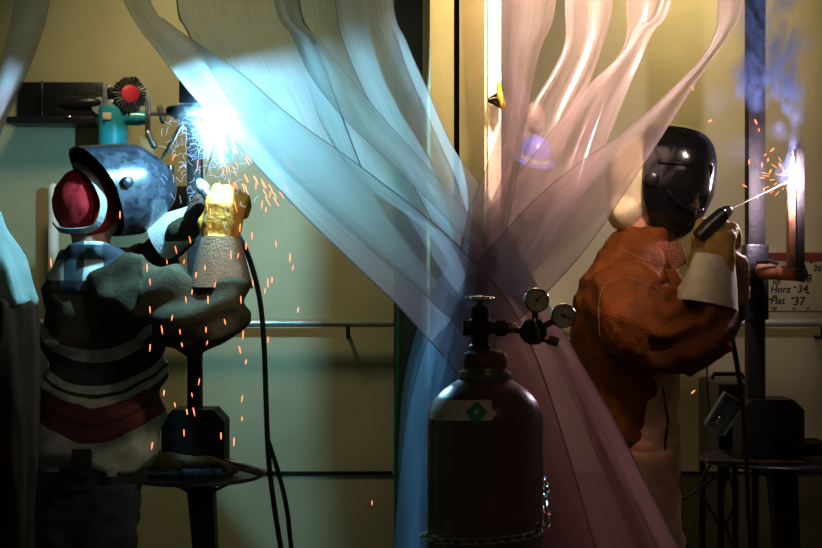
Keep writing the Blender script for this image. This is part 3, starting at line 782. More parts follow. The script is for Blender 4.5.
# trousers
k = M()
k.loft([(U(88, 545), .155, .125, yaw), (U(87, 510), .165, .135, yaw), (U(87, 480), .172, .155, yaw), (U(87, 450), .165, .14, yaw)])
for s in legs:
    hp, kn, an = legs[s]
    k.tube([hp+V(0, 0, .03), hp+V(0, 0, -.12), kn, kn.lerp(an, .4), an+V(0, 0, .0)], [.098, .102, .078, .076, .07], 20)
tr = k.fuse('trousers', m_denim, Lp, voxel=.011, smooth=5, disp=lambda c: fold(c, 9, .010, 5, (1, 1, 1.6)))
k = M(); 
for s in legs:
    an = legs[s][2]
    k.tube([an+V(0, 0, .03), an+V(0, 0, -.05)], .058, 16); k.tube([an+V(-.04, -.01, -.05), an+V(.05, .01, -.05), an+V(.15, .045, -.055)], [.045, .045, .036], 16, round_end=True)
    k.box(an+V(.055, .02, -.085), (.27, .09, .02), Matrix.Rotation(.25, 3, 'Z'), bev=.008)
    bo = k.fuse('boot', m_boot, Lp, voxel=.008, smooth=3); k = M()
# belt with pouch
secs = [(U(87, y), .188, .172, yaw) for y in (482, 466)]
M().loft(secs, 48).build('belt', m_blackpl, Lp)
bw = BY/F
M().box(U(51, 467, -.145), (.062, .02, .030), Matrix.Rotation(-.25, 3, 'Z'), bev=.004).build('belt_clip', m_band, Lp)
M().box(U(112, 472, -.175), (.03, .015, .028), Matrix.Rotation(.2, 3, 'Z'), bev=.003).build('belt_clip', m_band, Lp)
M().box(U(82, 462, -.185), (.06, .03, .085), bev=.008).build('belt_pouch', m_inner, Lp)
# striped sweater
def sweater_mat():
    m, nt, out = new_mat('striped_fleece')
    b = nt.nodes.new('ShaderNodeBsdfPrincipled'); b.inputs['Roughness'].default_value = .95
    b.inputs['Specular IOR Level'].default_value = .2
    tc = nt.nodes.new('ShaderNodeTexCoord'); sp = nt.nodes.new('ShaderNodeSeparateXYZ'); nt.links.new(tc.outputs['Object'], sp.inputs[0])
    nz_ = tex_noise(nt, 5, 2)
    # the knit hangs: the bands sag in the middle of the back
    ax = math_n(nt, 'SUBTRACT', sp.outputs[0], .06)
    sag = math_n(nt, 'MULTIPLY', math_n(nt, 'MULTIPLY', ax, ax), 2.3)
    slope = math_n(nt, 'MULTIPLY', ax, -.02)
    z = math_n(nt, 'SUBTRACT', sp.outputs[2], sag)
    z = math_n(nt, 'ADD', z, slope)
    z = math_n(nt, 'ADD', z, math_n(nt, 'MULTIPLY', math_n(nt, 'SUBTRACT', nz_, .5), .05))
    zt, zb_ = U(0, 330).z, U(0, 475).z
    f = math_n(nt, 'DIVIDE', math_n(nt, 'SUBTRACT', z, zb_), zt-zb_, True)
    def y2(y): return (U(0, y).z-zb_)/(zt-zb_)
    lt = (.30, .31, .25); dk = (.022, .026, .024); mr = (.095, .026, .028); ol = (.050, .042, .022); dr = (.05, .012, .014)
    st = [(0, (.27, .28, .23)), (y2(436), mr), (y2(420), dr), (y2(416), mr), (y2(401), lt), (y2(394), dk), (y2(390), lt), (y2(381), dk), (y2(360), lt), (y2(348), ol)]
    col = ramp(nt, f, st, 'CONSTANT')
    # sleeves are plain olive: beyond the side of the trunk
    sl = math_n(nt, 'GREATER_THAN', sp.outputs[0], .262)
    mx = nt.nodes.new('ShaderNodeMix'); mx.data_type = 'RGBA'; nt.links.new(sl, mx.inputs[0]); nt.links.new(col, mx.inputs[6]); mx.inputs[7].default_value = (*ol, 1)
    mm = nt.nodes.new('ShaderNodeMix'); mm.data_type = 'RGBA'; mm.blend_type = 'MULTIPLY'; mm.inputs[0].default_value = 1
    nt.links.new(mx.outputs[2], mm.inputs[6]); nt.links.new(ramp(nt, tex_noise(nt, 22, 5), [(.25, (.6, .6, .6)), (.7, (1.1, 1.1, 1.1))]), mm.inputs[7])
    nt.links.new(mm.outputs[2], b.inputs['Base Color'])
    bp = nt.nodes.new('ShaderNodeBump'); bp.inputs['Strength'].default_value = .5; bp.inputs['Distance'].default_value = .006
    nt.links.new(tex_noise(nt, 160, 3), bp.inputs['Height']); nt.links.new(bp.outputs[0], b.inputs['Normal'])
    nt.links.new(b.outputs[0], out.inputs[0]); return m
k = M(); e = BY/F
ts = [(88, 466, 56, .165), (93, 448, 62, .18), (97, 425, 65, .19), (101, 390, 63, .19), (104, 355, 60, .185), (103, 325, 57, .18), (99, 300, 53, .17), (95, 282, 46, .15), (93, 266, 36, .125), (91, 252, 29, .10)]
k.loft([(U(x, y), w*e, d, yaw*.4) for x, y, w, d in ts], 40)
k.tube([U(104, 295, -.03), U(128, 293, -.13), U(160, 306, -.20), U(192, 318, -.25), U(217, 322, -.26), U(224, 308, -.26), U(221, 285, -.25), U(219, 266, -.24)],
       [.10, .118, .122, .108, .094, .082, .070, .058], 24, round_end=True)
k.tube([U(104, 292, .03), shL, U(135, 275, .22), elL, U(160, 252, .16), U(178, 235, .05), wrL], [.10, .105, .092, .085, .07, .06, .048], 20, round_end=True)
def swd(c):
    px = 411+c.x*F/c.y; py = 274+(CZ-c.z)*F/c.y
    w = fold(c, 6, .016, 1, (1, 1, 1.5))
    if px > 140 and py < 365:
        w += .013*math.sin((px*.62+py*.9)/6.2 + 2.2*noise.noise(c*7))   # bunched sleeve
    else:
        w += .007*math.sin((px*.35+py)/9 + 3*noise.noise(c*5))
    return w
swm = sweater_mat()
k.fuse('sweater', swm, Lp, voxel=.010, smooth=5, disp=swd)
# plaid hood collar
def plaid():
    m, nt, out = new_mat('plaid_fleece')
    b = nt.nodes.new('ShaderNodeBsdfPrincipled'); b.inputs['Roughness'].default_value = .95
    tc = nt.nodes.new('ShaderNodeTexCoord'); sp = nt.nodes.new('ShaderNodeSeparateXYZ'); nt.links.new(tc.outputs['Object'], sp.inputs[0])
    fx = math_n(nt, 'FRACT', math_n(nt, 'ADD', math_n(nt, 'MULTIPLY', sp.outputs[0], 8.2), .35))
    fz = math_n(nt, 'FRACT', math_n(nt, 'ADD', math_n(nt, 'MULTIPLY', sp.outputs[2], 9.0), .55))
    a = math_n(nt, 'GREATER_THAN', fx, .52); c_ = math_n(nt, 'GREATER_THAN', fz, .42)
    s = math_n(nt, 'MULTIPLY', math_n(nt, 'ADD', a, c_), .5)
    nt.links.new(ramp(nt, s, [(0, (.02, .025, .03)), (.4, (.05, .07, .075)), (.9, (.42, .42, .36))], 'CONSTANT'), b.inputs['Base Color'])
    nt.links.new(b.outputs[0], out.inputs[0]); return m
k = M()
k.loft([(U(90, 292, -.02), .135, .14, 0), (U(91, 278, -.02), .130, .135, 0), (U(91, 262, -.02), .118, .125, 0), (U(92, 250, -.01), .105, .115, 0)], 36)
k.tube([U(60, 256, -.06), U(72, 250, -.12), U(95, 252, -.14), U(115, 256, -.10), U(122, 262, -.04)], [.02, .026, .03, .028, .02], 12, round_end=True)
k.fuse('hood_collar', plaid(), Lp, voxel=.009, smooth=3, disp=lambda c: fold(c, 9, .012, 7))
# cap
cp = M(); Rh = Matrix.Rotation(yaw, 3, 'Z') @ Matrix.Rotation(math.radians(-4), 3, 'Y')
cp.ell(U(87, 203, -.03), (.108, .094, .114), Rh, 32, 20)
cp = cp.fuse('cap', m_red, Lp, voxel=.006, smooth=2, disp=lambda c: fold(c, 18, .0025, 9))
# headband straps of the helmet
def arcband(pts, w, t, m, name, parent, nrm):
    pts = spline(pts, 30); k = M(); rings = []
    for i, p in enumerate(pts):
        tt = (pts[min(i+1, 29)]-pts[max(i-1, 0)]).normalized(); n_ = (p-nrm).normalized(); n_ = (n_-tt*n_.dot(tt)).normalized(); b_ = tt.cross(n_)
        rings.append([p+b_*w+n_*t, p-b_*w+n_*t, p-b_*w-n_*t, p+b_*w-n_*t])
    k.ring_loft(rings, True); return k.build(name, m, parent, smooth=False)
# helmet shell
def shell(c, R, rx, ry, rz, cut, e1=2.6, nose=None, thick=.004):
    """open-backed welding mask: superellipsoid front, cut by a sloping rear plane; both skins"""
    k = M(); nu, nv = 64, 40; outer = []
    for sgn in (0, thick):
        grid = []
        for i in range(nv+1):
            t = i/nv                       # 0 = front pole, 1 = rear rim
            row = []
            for j in range(nu):
                a = 2*math.pi*j/nu
                yy, zz_ = math.cos(a), math.sin(a)
                # rim position along x for this direction
                xc = cut(zz_)
                amax = math.acos(max(-1, min(1, xc)))
                th = amax*t
                sx, sr_ = math.cos(th), math.sin(th)
                px_ = math.copysign(abs(sx)**(2/e1), sx); pr = abs(sr_)**(2/e1) if sx > 0 else 1.0+.04*sx
                if sx < 0: px_ = sx
                cy = math.copysign(abs(yy)**(2/2.3), yy); cz = math.copysign(abs(zz_)**(2/2.3), zz_)
                q = V(px_*(rx-sgn), cy*pr*(ry-sgn), cz*pr*(rz-sgn))
                if nose: q = nose(q)
                row.append(c + R @ q)
            grid.append(row)
        outer.append(grid)
    rings = outer[0] + outer[1][::-1]
    k.ring_loft(rings, True); return k
hL = U(119, 190, .0)
RL = Matrix.Rotation(math.radians(36), 3, 'Z') @ Matrix.Rotation(math.radians(-5), 3, 'Y')
def cutL(z): return -.34 - .42*z if z > 0 else -.34-.22*z
def noseL(q):
    if q.x > .06: q = V(q.x, q.y*.93, q.z*(1-.35*(q.x-.06)/.12) - .0)
    return q
m_shell_l = mat('spattered_shell', (.032, .036, .044), .26, var=.7, scale=35, bump=.08, bscale=25, coat=.7)
hel = shell(hL, RL, .185, .128, .148, cutL, 2.7, noseL).build('helmet', m_shell_l, Lp, flat_angle=70)
M().box(hL + RL @ V(.165, -.0, .02), (.012, .11, .10), RL, bev=.003).build('lens_window', m_blackgl, hel)
M().lathe([(.018, 0), (.018, .014), (.012, .018)], hL + RL @ V(-.03, -.125, .02), RL @ V(0, -1, 0), 20).build('pivot_knob', m_blackpl, hel)
cc = U(84, 203, -.03)
arcband([cc+V(-.02, -.03, .124), cc+V(.025, -.075, .095), cc+V(.06, -.092, .055), cc+V(.082, -.096, -.0), cc+V(.074, -.098, -.055), cc+V(.04, -.088, -.085), cc+V(-.02, -.085, -.092), cc+V(-.065, -.065, -.085), cc+V(-.088, -.02, -.07)], .012, .002, m_band, 'headband', hel, cc)
hcu = lambda w: w
# gloves
gd = V(.12, .05, 1)
cR = U(219, 246, -.24)
glove(Lp, 'glove', cR, V(.16, .02, 1), V(-.2, -1, .1), True, m_glove_y, m_cuff_b,
      ((U(221, 237, -.24), .058), (U(220, 288, -.245), .098), .80, V(1, 0, 0)), curl=(.75, 1.2, .9), sc=1.42, thumb=(.7, .7), fr=.0135)
glove(Lp, 'glove', U(192, 224, -.02), V(.55, -.45, .75), V(-.6, .5, .6), False, m_leather_d, m_glove_p,
      ((U(197, 218, -.03), .046), (U(163, 238, .05), .074), .85, V(0, 0, 1)), curl=(.9, .9, .7), sc=1.12)
# torch in hand
th = thing('electrode_holder', 'grey metal electrode holder gripped in the mustard glove', 'electrode holder', U(207, 200, -.2))
M().tube([U(216, 212, -.20), U(209, 198, -.19), U(203, 188, -.18)], [.013, .016, .017], 16, round_end=True).build('handle', m_steel, th)
M().tube([U(203, 188, -.18), U(200, 183, -.17)], [.021, .014], 16, round_end=True).build('jaw', m_grey, th)
tag(M().tube([U(203, 185, -.17), ARC_L+V(0, 0, -.035)], .0025, 8).build('welding_rod', m_steel), 'thin electrode rod running from the grey holder up to the left arc', 'welding rod')

# ---------- right welder
BY2 = 4.5
def W(x, y, d=0.): return P(x, y, BY2+d)
Rp = thing('person', 'welder in a rust-brown leather jacket and black helmet facing the right arc', 'person', V((632-411)*BY2/F, BY2, 0))
yw2 = math.radians(-2); rf = V(math.cos(yw2), math.sin(yw2), 0)
hR = W(660, 188)
k = M(); head_shape(k, hR, rf+V(0, 0, -.12))
k.tube([hR+V(-.03, 0, -.03), W(640, 232), W(632, 262)], [.062, .062, .08], 16)
k.loft([(W(640, 470), .12, .15, 0), (W(632, 400), .11, .15, 0), (W(628, 330), .125, .16, 0), (W(630, 285), .12, .17, 0), (W(632, 262), .08, .1, 0)])
sR2, eR2, wR2 = W(622, 288, -.16), W(692, 345, -.24), W(712, 288, -.22)
sL2, eL2, wL2 = W(640, 280, .17), W(712, 335, .08), W(737, 292, -.10)
k.tube([W(630, 285), sR2, sR2.lerp(eR2, .5), eR2, eR2.lerp(wR2, .5), wR2], [.06, .06, .052, .042, .04, .028], 14, round_end=True)
k.tube([W(630, 285), sL2, sL2.lerp(eL2, .5), eL2, eL2.lerp(wL2, .5), wL2], [.06, .06, .052, .042, .04, .028], 14, round_end=True)
lg2 = {}
for s in (-1, 1):
    hp = V(W(640, 0).x, BY2+.09*s, .86); kn = V(hp.x+.03-.04*s, hp.y, .48); an = V(hp.x-.04*s-.02, hp.y, .09)
    lg2[s] = (hp, kn, an)
    k.tube([hp+V(0, 0, .06), hp, kn, kn.lerp(an, .35), an], [.08, .085, .055, .055, .038], 16)
    k.tube([an+V(-.03, 0, -.055), an+V(.15, 0, -.06)], [.035, .03], 12, round_end=True)
k.fuse('body', m_skin, Rp, voxel=.011, smooth=4)
k = M()
k.loft([(W(641, 520), .12, .16, 0), (W(643, 470), .112, .165, 0), (W(645, 430), .105, .16, 0), (W(645, 372), .102, .15, 0)])
for s in lg2:
    hp, kn, an = lg2[s]
    k.tube([hp+V(0, 0, .03), hp+V(0, 0, -.12), kn, kn.lerp(an, .4), an], [.098, .10, .08, .078, .072], 20)
def trd(c):
    w = fold(c, 9, .010, 15, (1, 1, 1.5))
    return w
tr2 = k.fuse('trousers', m_khaki, Rp, voxel=.010, smooth=4, disp=trd)
M().tube([W(662, 385, -.145), W(668, 420, -.15), W(664, 455, -.155), W(655, 500, -.16)], .004, 8).build('side_seam', m_inner, tr2)
M().box(W(650, 402, -.152), (.09, .006, .004), Matrix.Rotation(-.15, 3, 'Y')).build('pocket_seam', m_leather_d, tr2)
for s in lg2:
    an = lg2[s][2]; k = M()
    k.tube([an+V(0, 0, .03), an+V(0, 0, -.05)], .058, 16); k.tube([an+V(-.04, 0, -.05), an+V(.05, 0, -.05), an+V(.15, 0, -.055)], [.045, .045, .036], 16, round_end=True)
    k.box(an+V(.055, 0, -.085), (.27, .09, .02), bev=.008); k.fuse('boot', m_boot, Rp, voxel=.008, smooth=3)
# jacket
k = M(); e = BY2/F
js = [(622, 468, 22, .12), (621, 440, 30, .15), (620, 400, 38, .165), (621, 372, 46, .175), (623, 340, 51, .185), (626, 305, 52, .185), (630, 280, 48, .175), (634, 262, 40, .15), (636, 246, 31, .115), (638, 232, 24, .09)]
k.loft([(W(x, y), w*e, d, 0) for x, y, w, d in js], 40)
k.tube([W(628, 290, -.05), W(624, 300, -.15), W(640, 322, -.21), W(664, 336, -.24), W(690, 344, -.25), W(706, 334, -.245), W(710, 315, -.235), W(710, 300, -.23)],
       [.11, .130, .135, .122, .110, .095, .080, .070], 24, round_end=True)
k.tube([W(636, 285, .04), sL2, W(670, 305, .2), W(695, 322, .16), W(712, 330, .11), W(724, 318, .0), W(733, 302, -.07)], [.10, .11, .10, .095, .088, .07, .055], 20, round_end=True)
def jkd(c):
    px = 411+c.x*F/c.y; py = 274+(CZ-c.z)*F/c.y
    w = fold(c, 7, .010, 21) + fold(c, 17, .004, 22)
    if px > 650 and py > 280:
        dx, dy = px-672, py-300
        w += .013*math.sin(math.hypot(dx, dy)/4.4 + 2.5*noise.noise(c*8))    # rings of folds in the elbow
    return w
jk = k.fuse('jacket', m_leather, Rp, voxel=.010, smooth=4, disp=jkd)
# collar, shoulder seam, lapels
k = M()
k.loft([(W(640, 250), .098, .115, 0), (W(643, 240), .088, .1, 0), (W(645, 228, .0), .085, .095, 0)], 32)
k.fuse('jacket_collar', m_leather, Rp, voxel=.008, smooth=2, disp=lambda c: fold(c, 12, .008, 31))
def flap(pts, name):
    k = M(); a = [Vector(p) for p in pts]; nrm = (a[1]-a[0]).cross(a[2]-a[0]).normalized()*.007
    k.ring_loft([[p-nrm for p in a], [p+nrm for p in a]]); bm = None
    return k.fuse(name, m_leather, jk, voxel=.005, smooth=3)
flap([W(655, 246, -.10), W(682, 240, -.08), W(688, 262, -.11), W(672, 272, -.13)], 'lapel')
flap([W(664, 270, -.13), W(676, 268, -.14), W(682, 282, -.16), W(672, 292, -.17)], 'lapel')
# stitched seams lying on the leather
from mathutils.bvhtree import BVHTree
bvh = BVHTree.FromPolygons([v.co + ORG[jk] for v in jk.data.vertices], [tuple(p.vertices) for p in jk.data.polygons])
for q, line in enumerate(([(601, 345), (599, 318), (600, 296), (607, 283), (624, 279), (645, 283), (663, 293)], [(603, 347), (615, 353), (630, 356), (645, 362)], [(618, 250), (640, 258), (660, 266)])):
    hits = []
    for p in spline([(x, y, 0) for x, y in line], 26):
        d = P(p.x, p.y, 1.0)-V(0, 0, CZ); h = bvh.ray_cast(V(0, 0, CZ), d.normalized())
        if h[0]: hits.append(h[0]+h[1]*.001)
    if len(hits) > 3: M().tube(hits, .0016, 6).build('seam', m_cuff_b, jk)
# hooded bandana
k = M()
Rb = Matrix.Rotation(math.radians(20), 3, 'Y')
k.ell(W(643, 180, .0), (.115, .102, .145), None, 28, 18)
k.ell(W(627, 208, .0), (.062, .085, .075), Rb, 24, 14)
k.fuse('head_scarf', m_beige, Rp, voxel=.008, smooth=2, disp=lambda c: fold(c, 10, .008, 41, (1, 1, .6)))
# helmet
RR = Matrix.Rotation(math.radians(-14), 3, 'Z') @ Matrix.Rotation(math.radians(9), 3, 'Y')
hh = W(666, 183, -.01)
def cutR(z): return -.40-.15*z if z > -.3 else -.355+.45*(-z-.3)
def noseR(q):
    if q.z < -.02: q = V(q.x*(1-.22*min(1, (-q.z-.02)/.15)), q.y*(1-.25*min(1, (-q.z-.02)/.15)), q.z)
    return q
h2 = shell(hh, RR, .155, .132, .188, cutR, 2.9, noseR).build('helmet', m_blackgl, Rp, flat_angle=70)
# crown ridge, lens frame, side cheek plate, knob
M().box(hh + RR @ V(.118, 0, .005), (.05, .17, .14), RR, bev=.012).build('lens_frame', m_blackgl, h2)
M().box(hh + RR @ V(.144, 0, .005), (.004, .12, .10), RR, bev=.001).build('lens_window', m_blackpl, h2)
M().tube(spline([hh + RR @ V(-.02, -.132, .055), hh + RR @ V(.03, -.131, .058), hh + RR @ V(.08, -.118, .06), hh + RR @ V(.115, -.085, .062)], 20), .006, 8, round_end=True).build('brow_ridge', m_blackgl, h2)
M().tube(spline([hh + RR @ V(.02, -.133, -.03), hh + RR @ V(.055, -.128, -.06), hh + RR @ V(.10, -.10, -.075), hh + RR @ V(.13, -.06, -.07)], 20), .005, 8, round_end=True).build('cheek_ridge', m_blackgl, h2)
M().lathe([(.022, 0), (.022, .014), (.014, .02), (.004, .02)], hh + RR @ V(-.035, -.128, .0), RR @ V(0, -1, 0), 20).build('pivot_knob', m_blackpl, h2)
# gloves
glove(Rp, 'glove', W(713, 284, -.225), V(.02, .05, 1), V(-.6, -1, .0), True, m_glove_o, m_cuff_g,
      ((W(714, 257, -.22), .062), (W(706, 306, -.24), .100), .80, V(1, 0, -.15)), curl=(.7, 1.1, .8), sc=1.55, thumb=(.8, .6), fr=.014)
glove(Rp, 'glove', W(738, 296, -.12), V(-.12, -.25, 1), V(1, .15, .1), False, m_tan, m_leather_d,
      ((W(737, 288, -.10), .042), (W(731, 312, -.04), .056), .85, V(0, 1, 0)), curl=(.7, 1.0, .7), sc=1.35)
th2 = thing('electrode_holder', 'black electrode holder with bright tip gripped in the olive glove', 'electrode holder', W(708, 225, -.2))
M().tube([W(698, 237, -.24), W(708, 227, -.235), W(723, 214, -.22)], [.021, .024, .023], 16, round_end=False).build('handle', m_blackpl, th2)
M().tube([W(720, 216, -.21), W(727, 211, -.21)], [.022, .019], 14, round_end=True).build('jaw', m_chrome, th2)
ARC_R = P(791, 178, 4.53)
tag(M().tube([W(727, 211, -.21), ARC_R+V(-.012, 0, -.012)], .0018, 8).build('welding_rod', m_rust), 'thin electrode rod running from the black holder to the right arc', 'welding rod')

# ------------------------------------------------------------------ coat hung at the left edge
ct = thing('hanging_coat', 'welding coat with pale shoulders over dark brown, hanging at the left edge', 'coat', V((-15-411)*3.95/F, 3.95, 0))
def K(x, y, d=0): return P(x, y, 3.95+d)
e = 3.95/F
k = M(); k.loft([(K(-22, 305), 57*e, .14, 0), (K(-24, 270), 50*e, .13, 0), (K(-26, 240), 40*e, .12, 0), (K(-30, 215), 28*e, .09, 0), (K(-34, 200), 16*e, .06, 0)])
k.fuse('shoulder_panel', m_tealcoat, ct, voxel=.010, smooth=3, disp=lambda c: fold(c, 7, .014, 51, (1.4, 1.4, .4)))
k = M(); k.loft([(K(-25, 560), 55*e, .15, 0), (K(-24, 480), 56*e, .15, 0), (K(-22, 400), 57*e, .15, 0), (K(-22, 302), 56*e, .14, 0)])
k.fuse('coat_skirt', mat('dark_coat_leather', (.045, .016, .006), .9, spec=.1), ct, voxel=.010, smooth=3, disp=lambda c: fold(c, 7, .018, 52, (1.6, 1.6, .25)))
M().tube([V((-25-411)*e, 3.95, .02), V((-25-411)*e, 3.95, 1.72)], .016, 12).lathe([(.2, 0), (.2, .02), (.02, .03)], V((-25-411)*e, 3.95, 0), seg=24).build('coat_stand', m_darksteel, ct)

# ------------------------------------------------------------------ gear hanging on the partition's right side (behind strips)
def Q(x, y, d=0): return P(x, y, 4.25+d)
k = M()
k.tube([Q(516, 78), Q(517, 95), Q(515, 125), Q(508, 160), Q(503, 185)], [.03, .042, .048, .06, .055], 18, round_end=True)
k.tube([Q(516, 120), Q(534, 150), Q(538, 190), Q(530, 215)], [.03, .04, .05, .045], 16, round_end=True)
o = k.fuse('leather_hood', mat('mauve_suede', (.10, .075, .09), .9), voxel=.008, smooth=3, disp=lambda c: fold(c, 12, .01, 61)); tag(o, 'mauve-grey suede hood hanging behind the strips right of the white post', 'hood')
hk = thing('hard_hat', 'blue hard hat with a bright band hanging behind the strips', 'hard hat', Q(533, 160))
M().lathe([(.072, 0), (.055, .004), (.053, .02), (.045, .045), (.028, .062), (.008, .068)], Q(533, 158, -.04), (.25, -.5, .9), 28).build('hat_shell', m_navy, hk)
M().lathe([(.0555, .006), (.0545, .018)], Q(533, 158, -.04), (.25, -.5, .9), 28, caps=False).build('hat_band', m_print, hk)
o = M().ell(Q(534, 117, -.02), (.032, .04, .048)).fuse('ear_muff', mat('brown_foam', (.25, .17, .15), .9), voxel=.006, smooth=1, disp=lambda c: fold(c, 16, .005, 71)); tag(o, 'round brown ear muff hanging above the blue hard hat', 'ear muff')
rs = thing('hose_coupling', 'small black and yellow coupling fixed on the white post', 'coupling', P(494, 100, 3.9))
a = P(488, 100, 3.9); b = P(506, 98, 3.9)
M().ring_loft([[a+V(0, -.01+.0*i, .004*i) for i in (-1, 1)]+[a+V(0, .01, .004), a+V(0, .01, -.004)], [b+V(0, -.02, .03), b+V(0, -.02, -.035), b+V(0, .02, -.035), b+V(0, .02, .03)]]).build('black_cone', m_inner, rs, smooth=False)
M().tube([P(499, 84, 3.9), P(500, 95, 3.88), P(503, 104, 3.88), P(505, 112, 3.9)], [.006, .009, .009, .005], 10, round_end=True).build('yellow_clip', m_ybl, rs)
M().tube([P(489, 99, 3.885), P(498, 97.5, 3.88)], .0025, 6).build('steel_pin', m_chrome, rs)

# ------------------------------------------------------------------ arcs, sparks, smoke, added glare haze
arcL = M().ell(ARC_L, (.010, .010, .010), None, 12, 8).build('welding_arc', emit('left_arc_light', (.30, .70, 1.0), 22000))
tag(arcL, 'blinding blue-white welding arc under the overhead plate, left booth', 'welding arc')
arcR = M().tube([P(793, 158, 4.50), P(792.5, 170, 4.50), P(791.5, 182, 4.50), P(791, 198, 4.50)], [.003, .007, .009, .003], 12, round_end=True).build('welding_arc', emit('right_arc_light', (.95, .80, 1.0), 1300))
tag(arcR, 'small violet-white welding arc on the upright bars, right booth', 'welding arc')

m_sp = emit('spark_glow', (1.0, .22, .10), 3); m_sp2 = emit('spark_blue', (.45, .65, 1.0), 1.6); m_sp3 = emit('spark_hot', (1.0, .3, .1), 3.5)
def streak(Ln, w, m):
    return M().tube([V(0, 0, -Ln/2), V(0, 0, 0), V(0, 0, Ln/2)], [w*.4, w, w*.7], 6, round_end=True).build('spark', m, origin=V(0, 0, 0))
sp0 = None
def spark(px, py, Y, ang, L, w, lb, grp):
    global sp0
    if sp0 is None: sp0 = streak(1, .14, m_sp); o = sp0
    else: o = sp0.copy(); C.objects.link(o)
    o.location = P(px, py, Y); o.rotation_euler = (0, ang, 0); s = L*Y/F; o.scale = (w*Y/F/.14*.5, w*Y/F/.14*.5, s)
    tag(o, lb, 'spark', grp)
fall = [(51, 263), (167, 262), (186, 300), (192, 292), (205, 268), (196, 275), (231, 255), (238, 256), (253, 283), (272, 280), (268, 283), (265, 291), (293, 268), (298, 310), (268, 340), (246, 362), (242, 399), (242, 419), (199, 382), (192, 395), (175, 405), (187, 412), (150, 348), (182, 345), (207, 343), (164, 393), (246, 246), (240, 228), (256, 186), (262, 205), (150, 310), (243, 335), (241, 300), (266, 210), (298, 205), (120, 215), (225, 322), (162, 330), (172, 318), (208, 300), (150, 282), (147, 268), (215, 285), (180, 332), (206, 330), (372, 503), (240, 350), (184, 262), (176, 250), (190, 240), (290, 258), (276, 244), (252, 236), (234, 186), (270, 195), (194, 412), (221, 436), (234, 442), (184, 433), (152, 446)]
for i, (x, y) in enumerate(fall):
    spark(x, y, 4.05+.0*random.random(), random.uniform(-.25, .25), random.uniform(4, 8), random.uniform(.9, 1.6), 'short orange spark falling around the left welder', 'orange sparks falling in the left booth')
for x, y in ((692, 88, ), (710, 121), (756, 122), (759, 130), (749, 162), (745, 186), (706, 183), (765, 155), (762, 165), (770, 172), (775, 184), (764, 190), (758, 197), (768, 160), (693, 392), (772, 150)):
    spark(x, y, 4.45, random.uniform(-1.2, 1.2), random.uniform(2.5, 5), random.uniform(1.2, 2.), 'tiny orange spark flying off near the right arc', 'orange sparks in the right booth')
# fan of hot spatter
def spatter(name, n, src, spread, lens, m, w, lb, gen):
    k = M()
    for i in range(n):
        pts = gen(i); k.tube(pts, [w, w, w*.6][:len(pts)] if len(pts) == 3 else [w]*len(pts), 4)
    return tag(k.build(name, m), lb, 'sparks', kind='stuff')
def g_orange(i):
    a = math.radians(random.gauss(58, 22)); r = random.uniform(40, 120) ; c = (206, 100)
    x, y = c[0]+math.cos(a)*r, c[1]+math.sin(a)*r; l = random.uniform(4, 11)
    Y = 4.14+random.uniform(-.06, .08); dx, dy = math.cos(a)*l, math.sin(a)*l
    return [P(x, y, Y), P(x+dx*.5+random.uniform(-.6, .6), y+dy*.5, Y), P(x+dx, y+dy+1, Y)]
spatter('spark_spray', 60, 0, 0, 0, m_sp3, .0008, 'fan of orange sparks spraying down right from the left arc', g_orange)
def g_blue(i):
    a = random.uniform(.25*math.pi, 1.0*math.pi); r = abs(random.gauss(0, 26)); c = (205, 112)
    x, y = c[0]+6+math.cos(a)*r, c[1]+8+math.sin(a)*r*1.5; Y = 4.18+random.uniform(-.1, .1)
    pts = []; t = random.uniform(0, 6)
    for q in range(6):
        pts.append(P(x, y, Y)); x += math.cos(t)*1.7; y += math.sin(t)*1.7; t += random.uniform(-.9, .9)
    return pts
spatter('spark_spray', 300, 0, 0, 0, m_sp2, .0005, 'tangle of blue-white spatter trails below the left arc', g_blue)
def g_r(i):
    a = math.radians(random.uniform(110, 300)); r = random.uniform(4, 26); x, y = 790+math.cos(a)*r, 178-math.sin(a)*r*.7; l = random.uniform(3, 9)
    return [P(x, y, 4.5), P(x+math.cos(a)*l, y-math.sin(a)*l*.6, 4.48)]
spatter('spark_spray', 26, 0, 0, 0, m_sp3, .0008, 'small spray of sparks left of the right arc', g_r)

